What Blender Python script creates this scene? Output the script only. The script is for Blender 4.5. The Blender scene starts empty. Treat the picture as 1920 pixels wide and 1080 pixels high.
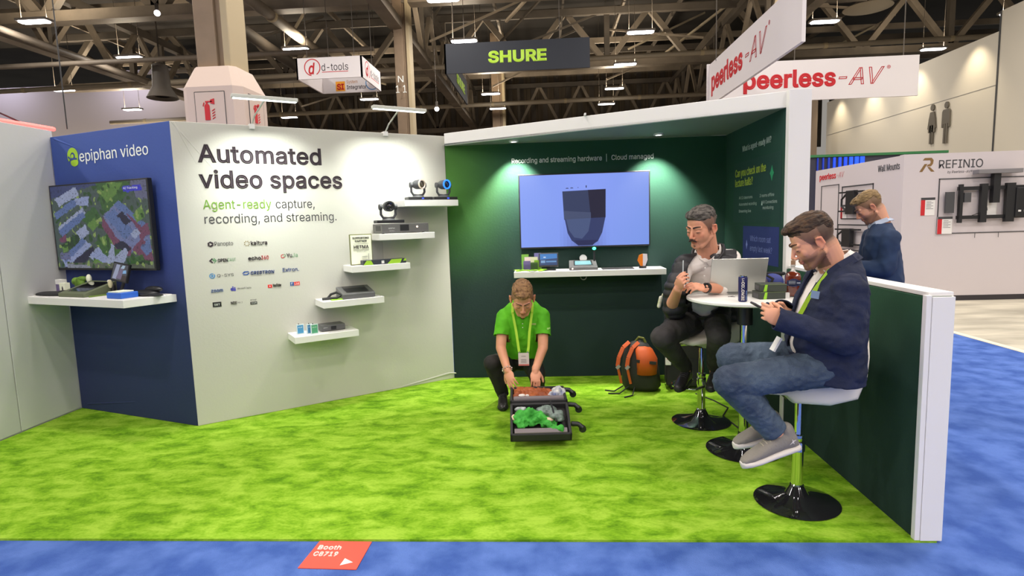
import bpy, bmesh, math, random, os
import numpy as np
from mathutils import Vector, Matrix, noise
from mathutils.geometry import tessellate_polygon
random.seed(7)
S = bpy.context.scene
COL = S.collection
R = math.radians

# ---------------------------------------------------------------- camera
cam_d = bpy.data.cameras.new('camera'); cam = bpy.data.objects.new('camera', cam_d); COL.objects.link(cam)
cam_d.sensor_width = 36; cam_d.lens = 1095.14 / 1920 * 36; cam_d.clip_end = 300
rx, ux, fx = Vector((0.99791, 0.05694, -0.03041)), Vector((0.02361, 0.11640, 0.99292)), Vector((-0.06008, 0.99157, -0.11482))
m = Matrix((rx, ux, -fx)).transposed().to_4x4(); m.translation = Vector((0, 0, 1.5997))
cam.matrix_world = m
S.camera = cam
# ---------------------------------------------------------------- exposure, world, large lights
S.view_settings.view_transform = 'Standard'; S.view_settings.look = 'None'
S.view_settings.exposure = 0.0; S.view_settings.gamma = 1.0; S.view_settings.use_curve_mapping = False
w = bpy.data.worlds.new('world'); S.world = w; w.use_nodes = True
w.node_tree.nodes['Background'].inputs[0].default_value = (1.0, 0.93, 0.84, 1)
w.node_tree.nodes['Background'].inputs[1].default_value = 0.3
HALL_W = 255      # watts of each high bay lamp, downwards
HALL_UP = 280     # its uplight
HALL_COL = (1.0, 0.93, 0.86)
SPOT_W = 190
BAR_W = 8

def area(name, loc, sx, sy, power, color, rot=(0, 0, 0), parent=None, spread=180):
    l = bpy.data.lights.new(name, 'AREA'); l.shape = 'RECTANGLE'; l.size = sx; l.size_y = sy; l.energy = power; l.color = color
    l.spread = R(spread)
    o = bpy.data.objects.new(name, l); COL.objects.link(o); o.location = loc; o.rotation_euler = rot
    if parent: o.parent = parent
    return o
def spot(name, loc, tgt, power, color, angle=70, blend=.6, r=.03, parent=None, ploc=None):
    l = bpy.data.lights.new(name, 'SPOT'); l.energy = power; l.color = color; l.spot_size = R(angle); l.spot_blend = blend; l.shadow_soft_size = r
    o = bpy.data.objects.new(name, l); COL.objects.link(o)
    o.rotation_euler = (Vector(tgt) - Vector(loc)).to_track_quat('-Z', 'Y').to_euler()
    if parent: o.parent = parent; o.location = Vector(loc) - WL[parent.name]
    else: o.location = loc
    return o

# ---------------------------------------------------------------- materials
MATS = {}
def mat(name, c, rough=.6, metal=0, noise_amt=0, noise_scale=10, bump=0, bump_scale=200, emit=None, es=1, alpha=1, trans=0, ior=1.45, coat=0, c2=None, stretch=None, attr=False, spec=None, vary=None):
    if name in MATS: return MATS[name]
    m = bpy.data.materials.new(name); m.use_nodes = True; nt = m.node_tree; b = nt.nodes['Principled BSDF']
    c4 = (*c, 1)
    b.inputs['Base Color'].default_value = c4; b.inputs['Roughness'].default_value = rough; b.inputs['Metallic'].default_value = metal
    if spec is not None: b.inputs['Specular IOR Level'].default_value = spec
    if trans: b.inputs['Transmission Weight'].default_value = trans; b.inputs['IOR'].default_value = ior
    if coat: b.inputs['Coat Weight'].default_value = coat
    if alpha < 1: b.inputs['Alpha'].default_value = alpha
    tc = None
    if noise_amt or bump or c2:
        tc = nt.nodes.new('ShaderNodeTexCoord'); mp = nt.nodes.new('ShaderNodeMapping'); nt.links.new(tc.outputs['Object'], mp.inputs['Vector'])
        if stretch: mp.inputs['Scale'].default_value = stretch
    if noise_amt or c2:
        n = nt.nodes.new('ShaderNodeTexNoise'); n.inputs['Scale'].default_value = noise_scale; n.inputs['Detail'].default_value = 5
        nt.links.new(mp.outputs[0], n.inputs['Vector'])
        r = nt.nodes.new('ShaderNodeValToRGB'); nt.links.new(n.outputs['Fac'], r.inputs[0])
        d = c2 or tuple(x * (1 - noise_amt) for x in c)
        r.color_ramp.elements[0].position = .36; r.color_ramp.elements[1].position = .64
        r.color_ramp.elements[0].color = (*d, 1); r.color_ramp.elements[1].color = c4
        nt.links.new(r.outputs[0], b.inputs['Base Color'])
    if attr:
        a = nt.nodes.new('ShaderNodeAttribute'); a.attribute_name = 'Col'
        nt.links.new(a.outputs['Color'], b.inputs['Base Color'])
        if emit is not None: nt.links.new(a.outputs['Color'], b.inputs['Emission Color'])
    if bump:
        n2 = nt.nodes.new('ShaderNodeTexNoise'); n2.inputs['Scale'].default_value = bump_scale; n2.inputs['Detail'].default_value = 4
        nt.links.new(mp.outputs[0], n2.inputs['Vector'])
        bp = nt.nodes.new('ShaderNodeBump'); bp.inputs['Strength'].default_value = bump; bp.inputs['Distance'].default_value = .02
        nt.links.new(n2.outputs['Fac'], bp.inputs['Height']); nt.links.new(bp.outputs[0], b.inputs['Normal'])
    if emit is not None:
        if not attr: b.inputs['Emission Color'].default_value = (*emit, 1)
        b.inputs['Emission Strength'].default_value = es
    MATS[name] = m; return m

def srgb(r, g, b):
    f = lambda v: (v / 255 / 12.92) if v <= 10 else ((v / 255 + .055) / 1.055) ** 2.4
    return (f(r), f(g), f(b))

white_wall = mat('white_fabric', (.535, .52, .462), .85, bump=.05, bump_scale=60)
white_pl = mat('white_laminate', (.80, .78, .76), .5)
white_gloss = mat('white_gloss', (.78, .77, .74), .3)
navy_fab = mat('blue_fabric', (.036, .068, .27), .8, bump=.08, bump_scale=40)
green_fab = mat('dark_green_fabric', (.006, .060, .032), .75, bump=.06, bump_scale=50)
def graded_fabric(name, stops, side=None, rough=.78):
    """fabric with a vertical colour fade, darker towards the bottom; side = (colour, x0, x1) a second tone towards one edge"""
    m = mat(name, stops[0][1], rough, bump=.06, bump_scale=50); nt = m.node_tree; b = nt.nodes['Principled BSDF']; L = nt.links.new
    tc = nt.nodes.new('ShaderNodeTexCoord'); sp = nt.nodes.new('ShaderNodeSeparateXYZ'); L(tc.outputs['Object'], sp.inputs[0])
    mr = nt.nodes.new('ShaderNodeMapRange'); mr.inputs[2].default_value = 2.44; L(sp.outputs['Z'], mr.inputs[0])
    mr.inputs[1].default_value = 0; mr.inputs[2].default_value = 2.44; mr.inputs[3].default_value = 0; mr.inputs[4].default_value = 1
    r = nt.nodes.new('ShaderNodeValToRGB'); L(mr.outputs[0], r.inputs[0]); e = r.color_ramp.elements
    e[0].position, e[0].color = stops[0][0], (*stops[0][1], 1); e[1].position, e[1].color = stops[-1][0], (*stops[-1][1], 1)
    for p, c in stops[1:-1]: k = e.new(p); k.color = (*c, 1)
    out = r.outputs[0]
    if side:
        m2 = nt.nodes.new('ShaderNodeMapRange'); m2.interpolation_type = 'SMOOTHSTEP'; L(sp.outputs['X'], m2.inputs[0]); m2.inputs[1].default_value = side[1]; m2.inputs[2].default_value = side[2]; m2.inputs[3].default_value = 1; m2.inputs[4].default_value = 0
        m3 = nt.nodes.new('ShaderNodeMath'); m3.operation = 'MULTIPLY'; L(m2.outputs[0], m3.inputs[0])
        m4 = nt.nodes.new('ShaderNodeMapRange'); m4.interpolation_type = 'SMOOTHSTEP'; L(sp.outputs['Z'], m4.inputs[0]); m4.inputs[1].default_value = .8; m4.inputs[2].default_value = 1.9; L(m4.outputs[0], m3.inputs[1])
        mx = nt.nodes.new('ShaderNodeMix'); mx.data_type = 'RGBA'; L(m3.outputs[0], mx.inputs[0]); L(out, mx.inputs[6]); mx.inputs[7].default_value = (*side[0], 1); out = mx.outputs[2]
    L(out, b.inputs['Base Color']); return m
green_tones = graded_fabric('green_tones', [(.0, (.0042, .020, .021)), (.40, (.0042, .022, .020)), (.70, (.006, .050, .028)), (1, (.009, .075, .034))], ((.045, .16, .016), .0, .75))  # darker towards the bottom, yellower and lighter green at the upper left
green_tones2 = graded_fabric('green_tones_side', [(.0, (.0042, .020, .021)), (.40, (.005, .030, .021)), (.70, (.006, .052, .028)), (1, (.006, .045, .032))])
green_low = graded_fabric('green_tones_low', [(.0, (.0045, .024, .022)), (.30, (.005, .034, .022)), (.5, (.010, .070, .030))])
blue_tones = graded_fabric('blue_tones', [(.0, (.018, .028, .10)), (.42, (.020, .036, .13)), (.65, (.034, .062, .27)), (1, (.046, .092, .34))])
left_fab = mat('pale_fabric', (.62, .62, .60), .85, bump=.05, bump_scale=40)
black_m = mat('black_plastic', (.012, .012, .014), .4)
soft_black = mat('black_cloth', (.018, .018, .02), .9)
dark_grey = mat('dark_grey_plastic', (.06, .06, .065), .5)
mid_grey = mat('grey_metal_case', (.17, .165, .16), .4, .5)
steel = mat('steel_beige', (.225, .185, .138), .6, noise_amt=.35, noise_scale=.8)
steel_d = mat('steel_dark', (.10, .083, .065), .7, noise_amt=.4, noise_scale=.6)
pipe_m = mat('pipe_tan', (.33, .28, .20), .5)
chrome = mat('chrome', (.75, .75, .76), .06, 1)
chrome_d = mat('black_chrome', (.03, .03, .035), .05, .6, coat=.6)
text_dark = mat('ink_dark', (.035, .022, .03), .6)
text_grey = mat('ink_grey', (.05, .05, .055), .6)
text_green = mat('ink_green', (.16, .33, .03), .6)
text_white = mat('ink_white', (.85, .88, .84), .6)
ink_lime = mat('ink_lime', (.35, .62, .03), .6)
ink_red = mat('ink_red', (.55, .012, .02), .6)
ink_blue = mat('ink_blue', (.02, .08, .32), .6)
ink_purple = mat('ink_purple', (.07, .07, .4), .6)
ink_black = mat('ink_black', (.012, .012, .012), .6)
lime = mat('lime_plastic', (.30, .62, .03), .5)
lamp_glow = mat('lamp_glow', (1, 1, 1), .5, emit=(1, .96, .98), es=12)

# ---------------------------------------------------------------- mesh helpers
class MB:
    def __init__(s): s.v = []; s.f = []; s.c = []
    def add(s, v, f, col=None):
        o = len(s.v); s.v += [tuple(x) for x in v]; s.f += [tuple(i + o for i in q) for q in f]
        if col is not None: s.c += [col] * len(f)
        return s
    def box(s, c, d, rz=0, M=None, col=None):
        x, y, z = d[0] / 2, d[1] / 2, d[2] / 2
        vs = [Vector((i, j, k)) for k in (-z, z) for j in (-y, y) for i in (-x, x)]
        A = M if M is not None else Matrix.Rotation(rz, 3, 'Z')
        vs = [A @ q + Vector(c) for q in vs]
        return s.add(vs, [(0, 2, 3, 1), (4, 5, 7, 6), (0, 1, 5, 4), (2, 6, 7, 3), (0, 4, 6, 2), (1, 3, 7, 5)], col)
    def bb(s, a, b, col=None):
        return s.box([(a[i] + b[i]) / 2 for i in range(3)], [abs(b[i] - a[i]) for i in range(3)], col=col)
    def bar(s, a, b, w, h=None, up=(0, 0, 1)):
        a, b = Vector(a), Vector(b); d = b - a; L = d.length; x = d / L; h = h or w
        upv = Vector(up)
        if abs(x.dot(upv)) > .98: upv = Vector((0, 1, 0))
        y = upv.cross(x).normalized(); z = x.cross(y)
        return s.box((a + b) / 2, (L, w, h), M=Matrix((x, y, z)).transposed())
    def prism(s, poly, z0, z1, col=None):
        n = len(poly); v = [(p[0], p[1], z0) for p in poly] + [(p[0], p[1], z1) for p in poly]
        f = [tuple(range(n))[::-1], tuple(range(n, 2 * n))] + [(i, (i + 1) % n, (i + 1) % n + n, i + n) for i in range(n)]
        return s.add(v, f, col)
    def cyl(s, a, b, ra, rb=None, seg=16, cap=True):
        rb = ra if rb is None else rb
        a, b = Vector(a), Vector(b); d = (b - a).normalized(); t = Vector((0, 0, 1)) if abs(d.z) < .9 else Vector((1, 0, 0))
        x = t.cross(d).normalized(); y = d.cross(x)
        v = []
        for c, r in ((a, ra), (b, rb)):
            v += [c + (x * math.cos(2 * math.pi * i / seg) + y * math.sin(2 * math.pi * i / seg)) * r for i in range(seg)]
        f = [(i, (i + 1) % seg, (i + 1) % seg + seg, i + seg) for i in range(seg)]
        if cap: f += [tuple(range(seg))[::-1], tuple(range(seg, 2 * seg))]
        return s.add(v, f)
    def lathe(s, prof, c=(0, 0, 0), seg=32, M=None):
        v = []; n = len(prof); c = Vector(c)
        for i in range(seg):
            a = 2 * math.pi * i / seg
            for r, z in prof:
                q = Vector((r * math.cos(a), r * math.sin(a), z))
                v.append((M @ q if M else q) + c)
        f = [(i * n + j, ((i + 1) % seg) * n + j, ((i + 1) % seg) * n + j + 1, i * n + j + 1) for i in range(seg) for j in range(n - 1)]
        return s.add(v, f)
    def tube(s, pts, r, seg=8, closed=False):
        pts = [Vector(p) for p in pts]; n = len(pts); v = []; py = None
        for i, p in enumerate(pts):
            if closed: d = (pts[(i + 1) % n] - pts[i - 1]).normalized()
            else: d = (pts[min(i + 1, n - 1)] - pts[max(i - 1, 0)]).normalized()
            if py is None: t = Vector((0, 0, 1)) if abs(d.z) < .9 else Vector((1, 0, 0)); x = t.cross(d).normalized()
            else: x = (py - d * py.dot(d)).normalized()
            py = x; y = d.cross(x); rr = r[i] if isinstance(r, (list, tuple)) else r
            v += [p + (x * math.cos(2 * math.pi * k / seg) + y * math.sin(2 * math.pi * k / seg)) * rr for k in range(seg)]
        m = n if closed else n - 1
        f = [(i * seg + k, i * seg + (k + 1) % seg, ((i + 1) % n) * seg + (k + 1) % seg, ((i + 1) % n) * seg + k) for i in range(m) for k in range(seg)]
        if not closed: f += [tuple(range(seg))[::-1], tuple((n - 1) * seg + k for k in range(seg))]
        return s.add(v, f)
    def ell(s, c, r, M=None, su=20, sv=12):
        c = Vector(c); v = []; 
        if isinstance(r, (int, float)): r = (r, r, r)
        def T(x, y, z):
            q = Vector((x * r[0], y * r[1], z * r[2])); return (M @ q if M else q) + c
        v.append(T(0, 0, -1))
        for j in range(1, sv):
            ph = -math.pi / 2 + math.pi * j / sv
            for i in range(su):
                th = 2 * math.pi * i / su; v.append(T(math.cos(ph) * math.cos(th), math.cos(ph) * math.sin(th), math.sin(ph)))
        v.append(T(0, 0, 1)); f = []
        for i in range(su): f.append((0, 1 + (i + 1) % su, 1 + i))
        for j in range(sv - 2):
            for i in range(su): a = 1 + j * su; f.append((a + i, a + (i + 1) % su, a + su + (i + 1) % su, a + su + i))
        l = len(v) - 1; a = 1 + (sv - 2) * su
        for i in range(su): f.append((l, a + i, a + (i + 1) % su))
        return s.add(v, f)
    def cap(s, a, b, ra, rb=None, seg=14, M=None):
        rb = ra if rb is None else rb
        if M is not None: a, b = M @ Vector(a), M @ Vector(b); k = M.to_scale()[0]; ra *= k; rb *= k
        a, b = Vector(a), Vector(b); d = b - a
        if d.length < 1e-6: return s.ell(a, ra)
        d.normalize(); pts = []; rr = []
        for t in (-.97, -.8, -.5, -.2): pts.append(a + d * ra * t); rr.append(ra * math.sqrt(1 - t * t))
        for t in (0, .33, .67, 1): pts.append(a.lerp(b, t)); rr.append(ra + (rb - ra) * t)
        for t in (.2, .5, .8, .97): pts.append(b + d * rb * t); rr.append(rb * math.sqrt(1 - t * t))
        return s.tube(pts, rr, seg)
    def loft(s, rings, seg=28, e=.85):
        """rings: (center, ra, rb, xdir, ydir)"""
        v = []; n = len(rings)
        for c, ra, rb, xd, yd in rings:
            c, xd, yd = Vector(c), Vector(xd).normalized(), Vector(yd).normalized()
            for k in range(seg):
                a = 2 * math.pi * k / seg; ca, sa = math.cos(a), math.sin(a)
                v.append(c + xd * ra * math.copysign(abs(ca) ** e, ca) + yd * rb * math.copysign(abs(sa) ** e, sa))
        f = [(i * seg + k, i * seg + (k + 1) % seg, (i + 1) * seg + (k + 1) % seg, (i + 1) * seg + k) for i in range(n - 1) for k in range(seg)]
        f += [tuple(range(seg))[::-1], tuple((n - 1) * seg + k for k in range(seg))]
        return s.add(v, f)
    def build(s, name, m, parent=None, loc=(0, 0, 0), rz=0, bevel=0, smooth=False, world=False, **kw):
        me = bpy.data.meshes.new(name)
        off = Vector(loc) if (parent is None and world) else Vector((0, 0, 0))
        if parent is not None and world: off = WL.get(parent.name, Vector((0, 0, 0)))
        me.from_pydata([Vector(q) - off for q in s.v] if off.length else s.v, [], s.f)
        if s.c and len(s.c) == len(s.f):
            a = me.color_attributes.new('Col', 'FLOAT_COLOR', 'CORNER')
            i = 0
            for p, c in zip(me.polygons, s.c):
                for l in p.loop_indices: a.data[l].color = (*c, 1)
        if m: me.materials.append(m)
        bm = bmesh.new(); bm.from_mesh(me); bmesh.ops.recalc_face_normals(bm, faces=bm.faces)
        if bevel: bmesh.ops.bevel(bm, geom=[e for e in bm.edges if len(e.link_faces) == 2 and e.calc_face_angle(0) > .5], offset=bevel, segments=2, affect='EDGES', profile=.5)
        bm.to_mesh(me); bm.free()
        return link(name, me, parent, loc, rz, smooth, **kw)
WL = {}
def link(name, me, parent=None, loc=(0, 0, 0), rz=0, smooth=False, label=None, cat=None, group=None, kind=None):
    o = bpy.data.objects.new(name, me); COL.objects.link(o); o.location = loc; o.rotation_euler = (0, 0, rz)
    if parent is not None: o.parent = parent; WL[o.name] = WL.get(parent.name, Vector((0, 0, 0))) + Vector(loc)
    else: WL[o.name] = Vector(loc)
    if smooth and me: 
        me.polygons.foreach_set('use_smooth', [True] * len(me.polygons))
        if smooth != 'all':
            try: me.set_sharp_from_angle(angle=R(40))
            except Exception: pass
    tag(o, label, cat, group, kind)
    return o
def tag(o, label=None, cat=None, group=None, kind=None):
    if label: o['label'] = label
    if cat: o['category'] = cat
    if group: o['group'] = group
    if kind: o['kind'] = kind
    return o
def thing(name, label, cat, loc=(0, 0, 0), rz=0, group=None):
    o = bpy.data.objects.new(name, None); COL.objects.link(o); o.location = loc; o.rotation_euler = (0, 0, rz); o.empty_display_size = .1
    WL[o.name] = Vector(loc)
    return tag(o, label, cat, group)
def dup(root, loc, rz, label=None, group=None):
    r = root.copy(); COL.objects.link(r); r.location = loc; r.rotation_euler = (0, 0, rz); WL[r.name] = Vector(loc)
    if label: r['label'] = label
    if group: r['group'] = group
    for ch in list(root.children):
        c = ch.copy(); COL.objects.link(c); c.parent = r
        for g in ch.children: d = g.copy(); COL.objects.link(d); d.parent = c
    return r
def box(name, a, b, m, parent=None, **kw): return MB().bb(a, b).build(name, m, parent, **kw)

# ---------------------------------------------------------------- lettering
FONT = None
try:
    fp = os.path.join(bpy.utils.system_resource('DATAFILES'), 'fonts', 'Inter.woff2')
    if os.path.exists(fp): FONT = bpy.data.fonts.load(fp)
except Exception: FONT = None
def font_mesh(s, shear, space, bevel):
    cu = bpy.data.curves.new('t', 'FONT'); cu.body = s; cu.size = 1; cu.resolution_u = 3; cu.shear = shear; cu.space_character = space; cu.fill_mode = 'NONE'
    if bevel: cu.bevel_depth = bevel; cu.bevel_resolution = 0
    if FONT: cu.font = FONT
    t = bpy.data.objects.new('t', cu); COL.objects.link(t)
    me = bpy.data.meshes.new_from_object(t.evaluated_get(bpy.context.evaluated_depsgraph_get()))
    bpy.data.objects.remove(t); bpy.data.curves.remove(cu); return me
def glyphs(s, bold=0, shear=0, space=1, outline=0):
    """letters filled contour by contour (overlapping strokes stay solid); bold adds a rim"""
    if outline: return font_mesh(s, shear, space, outline)
    me = font_mesh(s, shear, space, 0)
    nb = {}
    for e in me.edges:
        a, b_ = e.vertices; nb.setdefault(a, []).append(b_); nb.setdefault(b_, []).append(a)
    seen = set(); loops = []
    first = {}
    for e in me.edges: first.setdefault(e.vertices[0], e.vertices[1])
    for v0 in range(len(me.vertices)):
        if v0 in seen or v0 not in nb: continue
        lp = [v0]; seen.add(v0); cur = first.get(v0, nb[v0][0])
        while cur not in seen:
            seen.add(cur); lp.append(cur); nx = [k for k in nb[cur] if k not in seen]
            if not nx: break
            cur = nx[0]
        if len(lp) > 2: loops.append([me.vertices[i].co.copy() for i in lp])
    area_ = lambda P: sum(P[i].x * P[(i + 1) % len(P)].y - P[(i + 1) % len(P)].x * P[i].y for i in range(len(P))) / 2
    def inside(p, P):
        r = False
        for i in range(len(P)):
            a, b_ = P[i], P[i - 1]
            if (a.y > p.y) != (b_.y > p.y) and p.x < (b_.x - a.x) * (p.y - a.y) / (b_.y - a.y) + a.x: r = not r
        return r
    ar = [area_(P) for P in loops]
    sgn = 1 if sum(math.copysign(1, a) for a in ar if abs(a) == max(abs(q) for q in ar)) > 0 else -1
    outs = [i for i, a in enumerate(ar) if a * sgn > 0]; holes = [i for i, a in enumerate(ar) if a * sgn <= 0]
    own = {i: [] for i in outs}
    for h in holes:
        c = [o for o in outs if abs(ar[o]) > abs(ar[h]) and inside(loops[h][0], loops[o])]
        if c: own[min(c, key=lambda o: abs(ar[o]))].append(h)
    out = MB()
    for o in outs:
        polys = [loops[o]] + [loops[h] for h in own[o]]; flatv = [p for P in polys for p in P]
        try: tr_ = tessellate_polygon(polys)
        except Exception: continue
        out.add(flatv, [tuple(t_) for t_ in tr_])
    m2 = bpy.data.meshes.new('t'); m2.from_pydata(out.v, [], out.f)
    if bold:
        rim = font_mesh(s, shear, space, bold); n0 = len(out.v)
        out.add([v.co for v in rim.vertices], [tuple(p.vertices) for p in rim.polygons]); bpy.data.meshes.remove(rim)
        bpy.data.meshes.remove(m2); m2 = bpy.data.meshes.new('t'); m2.from_pydata(out.v, [], out.f)
    bm = bmesh.new(); bm.from_mesh(m2)
    for f_ in bm.faces:
        if f_.normal.z < 0 and abs(f_.normal.z) > .99: f_.normal_flip()
    bm.to_mesh(m2); bm.free(); bpy.data.meshes.remove(me); return m2
def text(s, parent, origin, xdir, w=None, h=.05, m=None, up=(0, 0, 1), bold=0, shear=0, name='lettering', off=.003, space=1, outline=0, align='L', world=True):
    """writes s on a surface; h is the cap height, w the full width; origin = left end of the baseline"""
    me = glyphs(s, min(bold * (.7 if h > .04 else .5), .038 if h > .04 else .014), shear, space + min(bold, .05) * .6, outline)
    n = len(me.vertices); co = np.empty(n * 3); me.vertices.foreach_get('co', co); co = co.reshape(-1, 3)
    x0, x1 = co[:, 0].min(), co[:, 0].max(); sz = h / .545; sx = (w / (x1 - x0)) if w else sz
    X = Vector(xdir).normalized(); U = Vector(up).normalized(); N = X.cross(U)
    o = Vector(origin) + N * off - (WL.get(parent.name, Vector()) if (parent and world) else Vector())
    if align == 'C': o = o - X * (x1 - x0) * sx / 2
    out = np.array(o)[None] + (co[:, :1] - x0) * sx * np.array(X)[None] + co[:, 1:2] * sz * np.array(U)[None] + co[:, 2:3] * .3 * np.array(N)[None]
    me.vertices.foreach_set('co', out.ravel()); me.update(); me.materials.clear(); me.materials.append(m)
    return link(name, me, parent)
def flat(polys, parent, origin, xdir, m, name='graphic', up=(0, 0, 1), off=.003, thick=.0015, world=True):
    """thin printed shapes: polys = list of lists of (u, v) on the surface"""
    X = Vector(xdir).normalized(); U = Vector(up).normalized(); N = X.cross(U); b = MB()
    for poly in polys:
        k = len(poly); P = [Vector(origin) + X * u + U * v + N * off for u, v in poly]; Q = [p - N * thick for p in P]
        b.add(P + Q, [tuple(range(k)), tuple(range(k, 2 * k))[::-1]] + [(i, (i + 1) % k, (i + 1) % k + k, i + k) for i in range(k)])
    return b.build(name, m, parent, world=world)
def ring(cx, cy, r, w, a0=0, a1=360, n=24):
    a = [R(a0 + (a1 - a0) * i / n) for i in range(n + 1)]
    return [[(cx + r * math.cos(a[i]), cy + r * math.sin(a[i])), (cx + r * math.cos(a[i + 1]), cy + r * math.sin(a[i + 1])),
             (cx + (r - w) * math.cos(a[i + 1]), cy + (r - w) * math.sin(a[i + 1])), (cx + (r - w) * math.cos(a[i]), cy + (r - w) * math.sin(a[i]))] for i in range(n)]
def disc(cx, cy, rx_, ry_=None, n=20):
    ry_ = ry_ or rx_
    return [(cx + rx_ * math.cos(2 * math.pi * i / n), cy + ry_ * math.sin(2 * math.pi * i / n)) for i in range(n)]
def rect(x, y, w, h): return [(x, y), (x + w, y), (x + w, y + h), (x, y + h)]
# ================================================================ SETTING
Y0, Y1, XL, XR = 2.755, 5.805, -4.286, 1.738
A = Vector((-2.868, 4.448, 0)); B = Vector((-.971, 5.805, 0)); C_ = Vector((XL, 4.96, 0))
tW = (B - A).normalized(); nW = Vector((tW.y, -tW.x, 0)); LW = (B - A).length
tB = (A - C_).normalized(); nB = Vector((tB.y, -tB.x, 0)); LB = (A - C_).length
def onW(s, d, z): q = A + tW * s + nW * d; return Vector((q.x, q.y, z))
def onB(s, d, z): q = C_ + tB * s + nB * d; return Vector((q.x, q.y, z))
angW = math.atan2(tW.y, tW.x); angB = math.atan2(tB.y, tB.x)
HW = 2.44

carpet_blue = mat('carpet_blue', srgb(95, 126, 200), .95, c2=srgb(66, 96, 170), noise_scale=5, bump=.5, bump_scale=160, spec=.1)
def carpet_material():
    m = bpy.data.materials.new('carpet_green'); m.use_nodes = True; nt = m.node_tree; b = nt.nodes['Principled BSDF']; L = nt.links.new
    tc = nt.nodes.new('ShaderNodeTexCoord'); mp = nt.nodes.new('ShaderNodeMapping'); mp.inputs['Scale'].default_value = (1.0, 1.7, 1); L(tc.outputs['Object'], mp.inputs[0])
    n1 = nt.nodes.new('ShaderNodeTexNoise'); n1.inputs['Scale'].default_value = 4.2; n1.inputs['Detail'].default_value = 7; n1.inputs['Roughness'].default_value = .68; n1.inputs['Distortion'].default_value = .35; L(mp.outputs[0], n1.inputs['Vector'])
    n2 = nt.nodes.new('ShaderNodeTexNoise'); n2.inputs['Scale'].default_value = 60; n2.inputs['Detail'].default_value = 3; L(mp.outputs[0], n2.inputs['Vector'])
    mx = nt.nodes.new('ShaderNodeMath'); mx.operation = 'MULTIPLY_ADD'; mx.inputs[1].default_value = .18; L(n2.outputs['Fac'], mx.inputs[0]); L(n1.outputs['Fac'], mx.inputs[2])
    r = nt.nodes.new('ShaderNodeValToRGB'); L(mx.outputs[0], r.inputs[0]); e = r.color_ramp.elements
    e[0].position = .43; e[0].color = (*srgb(84, 130, 20), 1); e[1].position = .72; e[1].color = (*srgb(158, 196, 64), 1)
    k = r.color_ramp.elements.new(.56); k.color = (*srgb(122, 168, 34), 1)
    L(r.outputs[0], b.inputs['Base Color']); b.inputs['Roughness'].default_value = .95; b.inputs['Specular IOR Level'].default_value = .1
    bp = nt.nodes.new('ShaderNodeBump'); bp.inputs['Strength'].default_value = .45; bp.inputs['Distance'].default_value = .02; L(mx.outputs[0], bp.inputs['Height']); L(bp.outputs[0], b.inputs['Normal'])
    return m
carpet_green = carpet_material()
carpet_grey = mat('carpet_marbled', srgb(205, 198, 180), .9, c2=srgb(166, 160, 146), noise_scale=.9, bump=.2, bump_scale=120, stretch=(1, 3, 1), spec=.1)
hall_floor = mat('hall_concrete', srgb(110, 100, 90), .8, noise_amt=.2, noise_scale=1)

box('floor', (-60, -30, -.3), (60, 62, -.012), hall_floor, kind='structure', label='grey concrete hall floor below the carpets')
box('floor_carpet_blue', (-14, -3, -.012), (5.15, 9.6, 0), carpet_blue, kind='structure', label='blue aisle carpet in front of and beside the booth')
box('floor_carpet_grey', (5.24, 1.5, -.012), (18, 22, .001), carpet_grey, kind='structure', label='marbled off-white carpet of the neighbouring booth')
box('trim_1', (5.15, 1.5, -.012), (5.24, 9.6, .006), mat('tape_white', srgb(225, 215, 195), .7), kind='structure', label='white edging strip between blue and marbled carpet')
MB().prism([(XL, Y0), (XR + .1, Y0), (XR + .1, Y1 + .1), (XL, Y1 + .1)], -.01, .012).build('floor_carpet_green', carpet_green, kind='structure', label='lime green booth carpet with brushed pile')

def wall_seg(name, P0, P1, th, z0, z1, m, label, ext=0):
    P0, P1 = Vector(P0).to_3d(), Vector(P1).to_3d(); t = (P1 - P0).normalized(); n = Vector((-t.y, t.x, 0)) * th
    poly = [P0, P1 + t * ext, P1 + n + t * ext, P0 + n]
    return MB().prism([(p.x, p.y) for p in poly], z0, z1).build(name, m, loc=(P0.x, P0.y, 0), world=True, bevel=.004, kind='structure', label=label)
wallW = wall_seg('wall_diagonal', A, B, .06, 0.012, HW, white_wall, 'white fabric graphic wall headed Automated video spaces')
wallB = wall_seg('wall_corner', C_, A, .06, 0.012, HW, blue_tones, 'blue fabric corner wall with white lettering above a screen')
# fabric wrinkles at the top corner of the white wall and pillow of fabric hem
f = MB()
for k, (s0, z0, s1, z1) in enumerate([(.02, 2.43, .30, 2.05), (.03, 2.43, .16, 2.12)]):
    f.cap(onW(s0, -.004, z0), onW(s1, -.008, z1), .008, .009, seg=10)
f.build('fabric_fold', white_wall, wallW, world=True, smooth='all')
f = MB(); f.cap(onW(1.75, -.012, .02), onW(LW - .06, -.012, .07), .014, .018, seg=10); f.cap(onW(LW - .06, -.004, .072), onW(LW + .02, .006, .062), .010, .007, seg=8)
f.build('fabric_fold', white_wall, wallW, world=True, smooth='all')
f = MB(); f.cap(onB(.10, -.006, .06), onB(.75, -.010, .14), .012, .012, seg=10); f.cap(onB(.06, -.006, 2.42), onB(.42, -.012, 2.30), .012, .012, seg=10)
f.build('fabric_fold', blue_tones, wallB, world=True, smooth='all')
# left wall: panels with a dark joint
wallL = box('wall_left', (XL - .08, -.5, 0.0), (XL - .012, 5.0, 2.5), left_fab, kind='structure', label='plain pale wall of fabric panels on the left')
for y0, y1 in ((-.5, 1.2), (1.206, 2.77), (2.776, 4.338), (4.346, 4.955)):
    MB().bb((XL - .012, y0, .02), (XL, y1, 2.498)).build('wall_panel', left_fab, wallL, bevel=.003)
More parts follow.
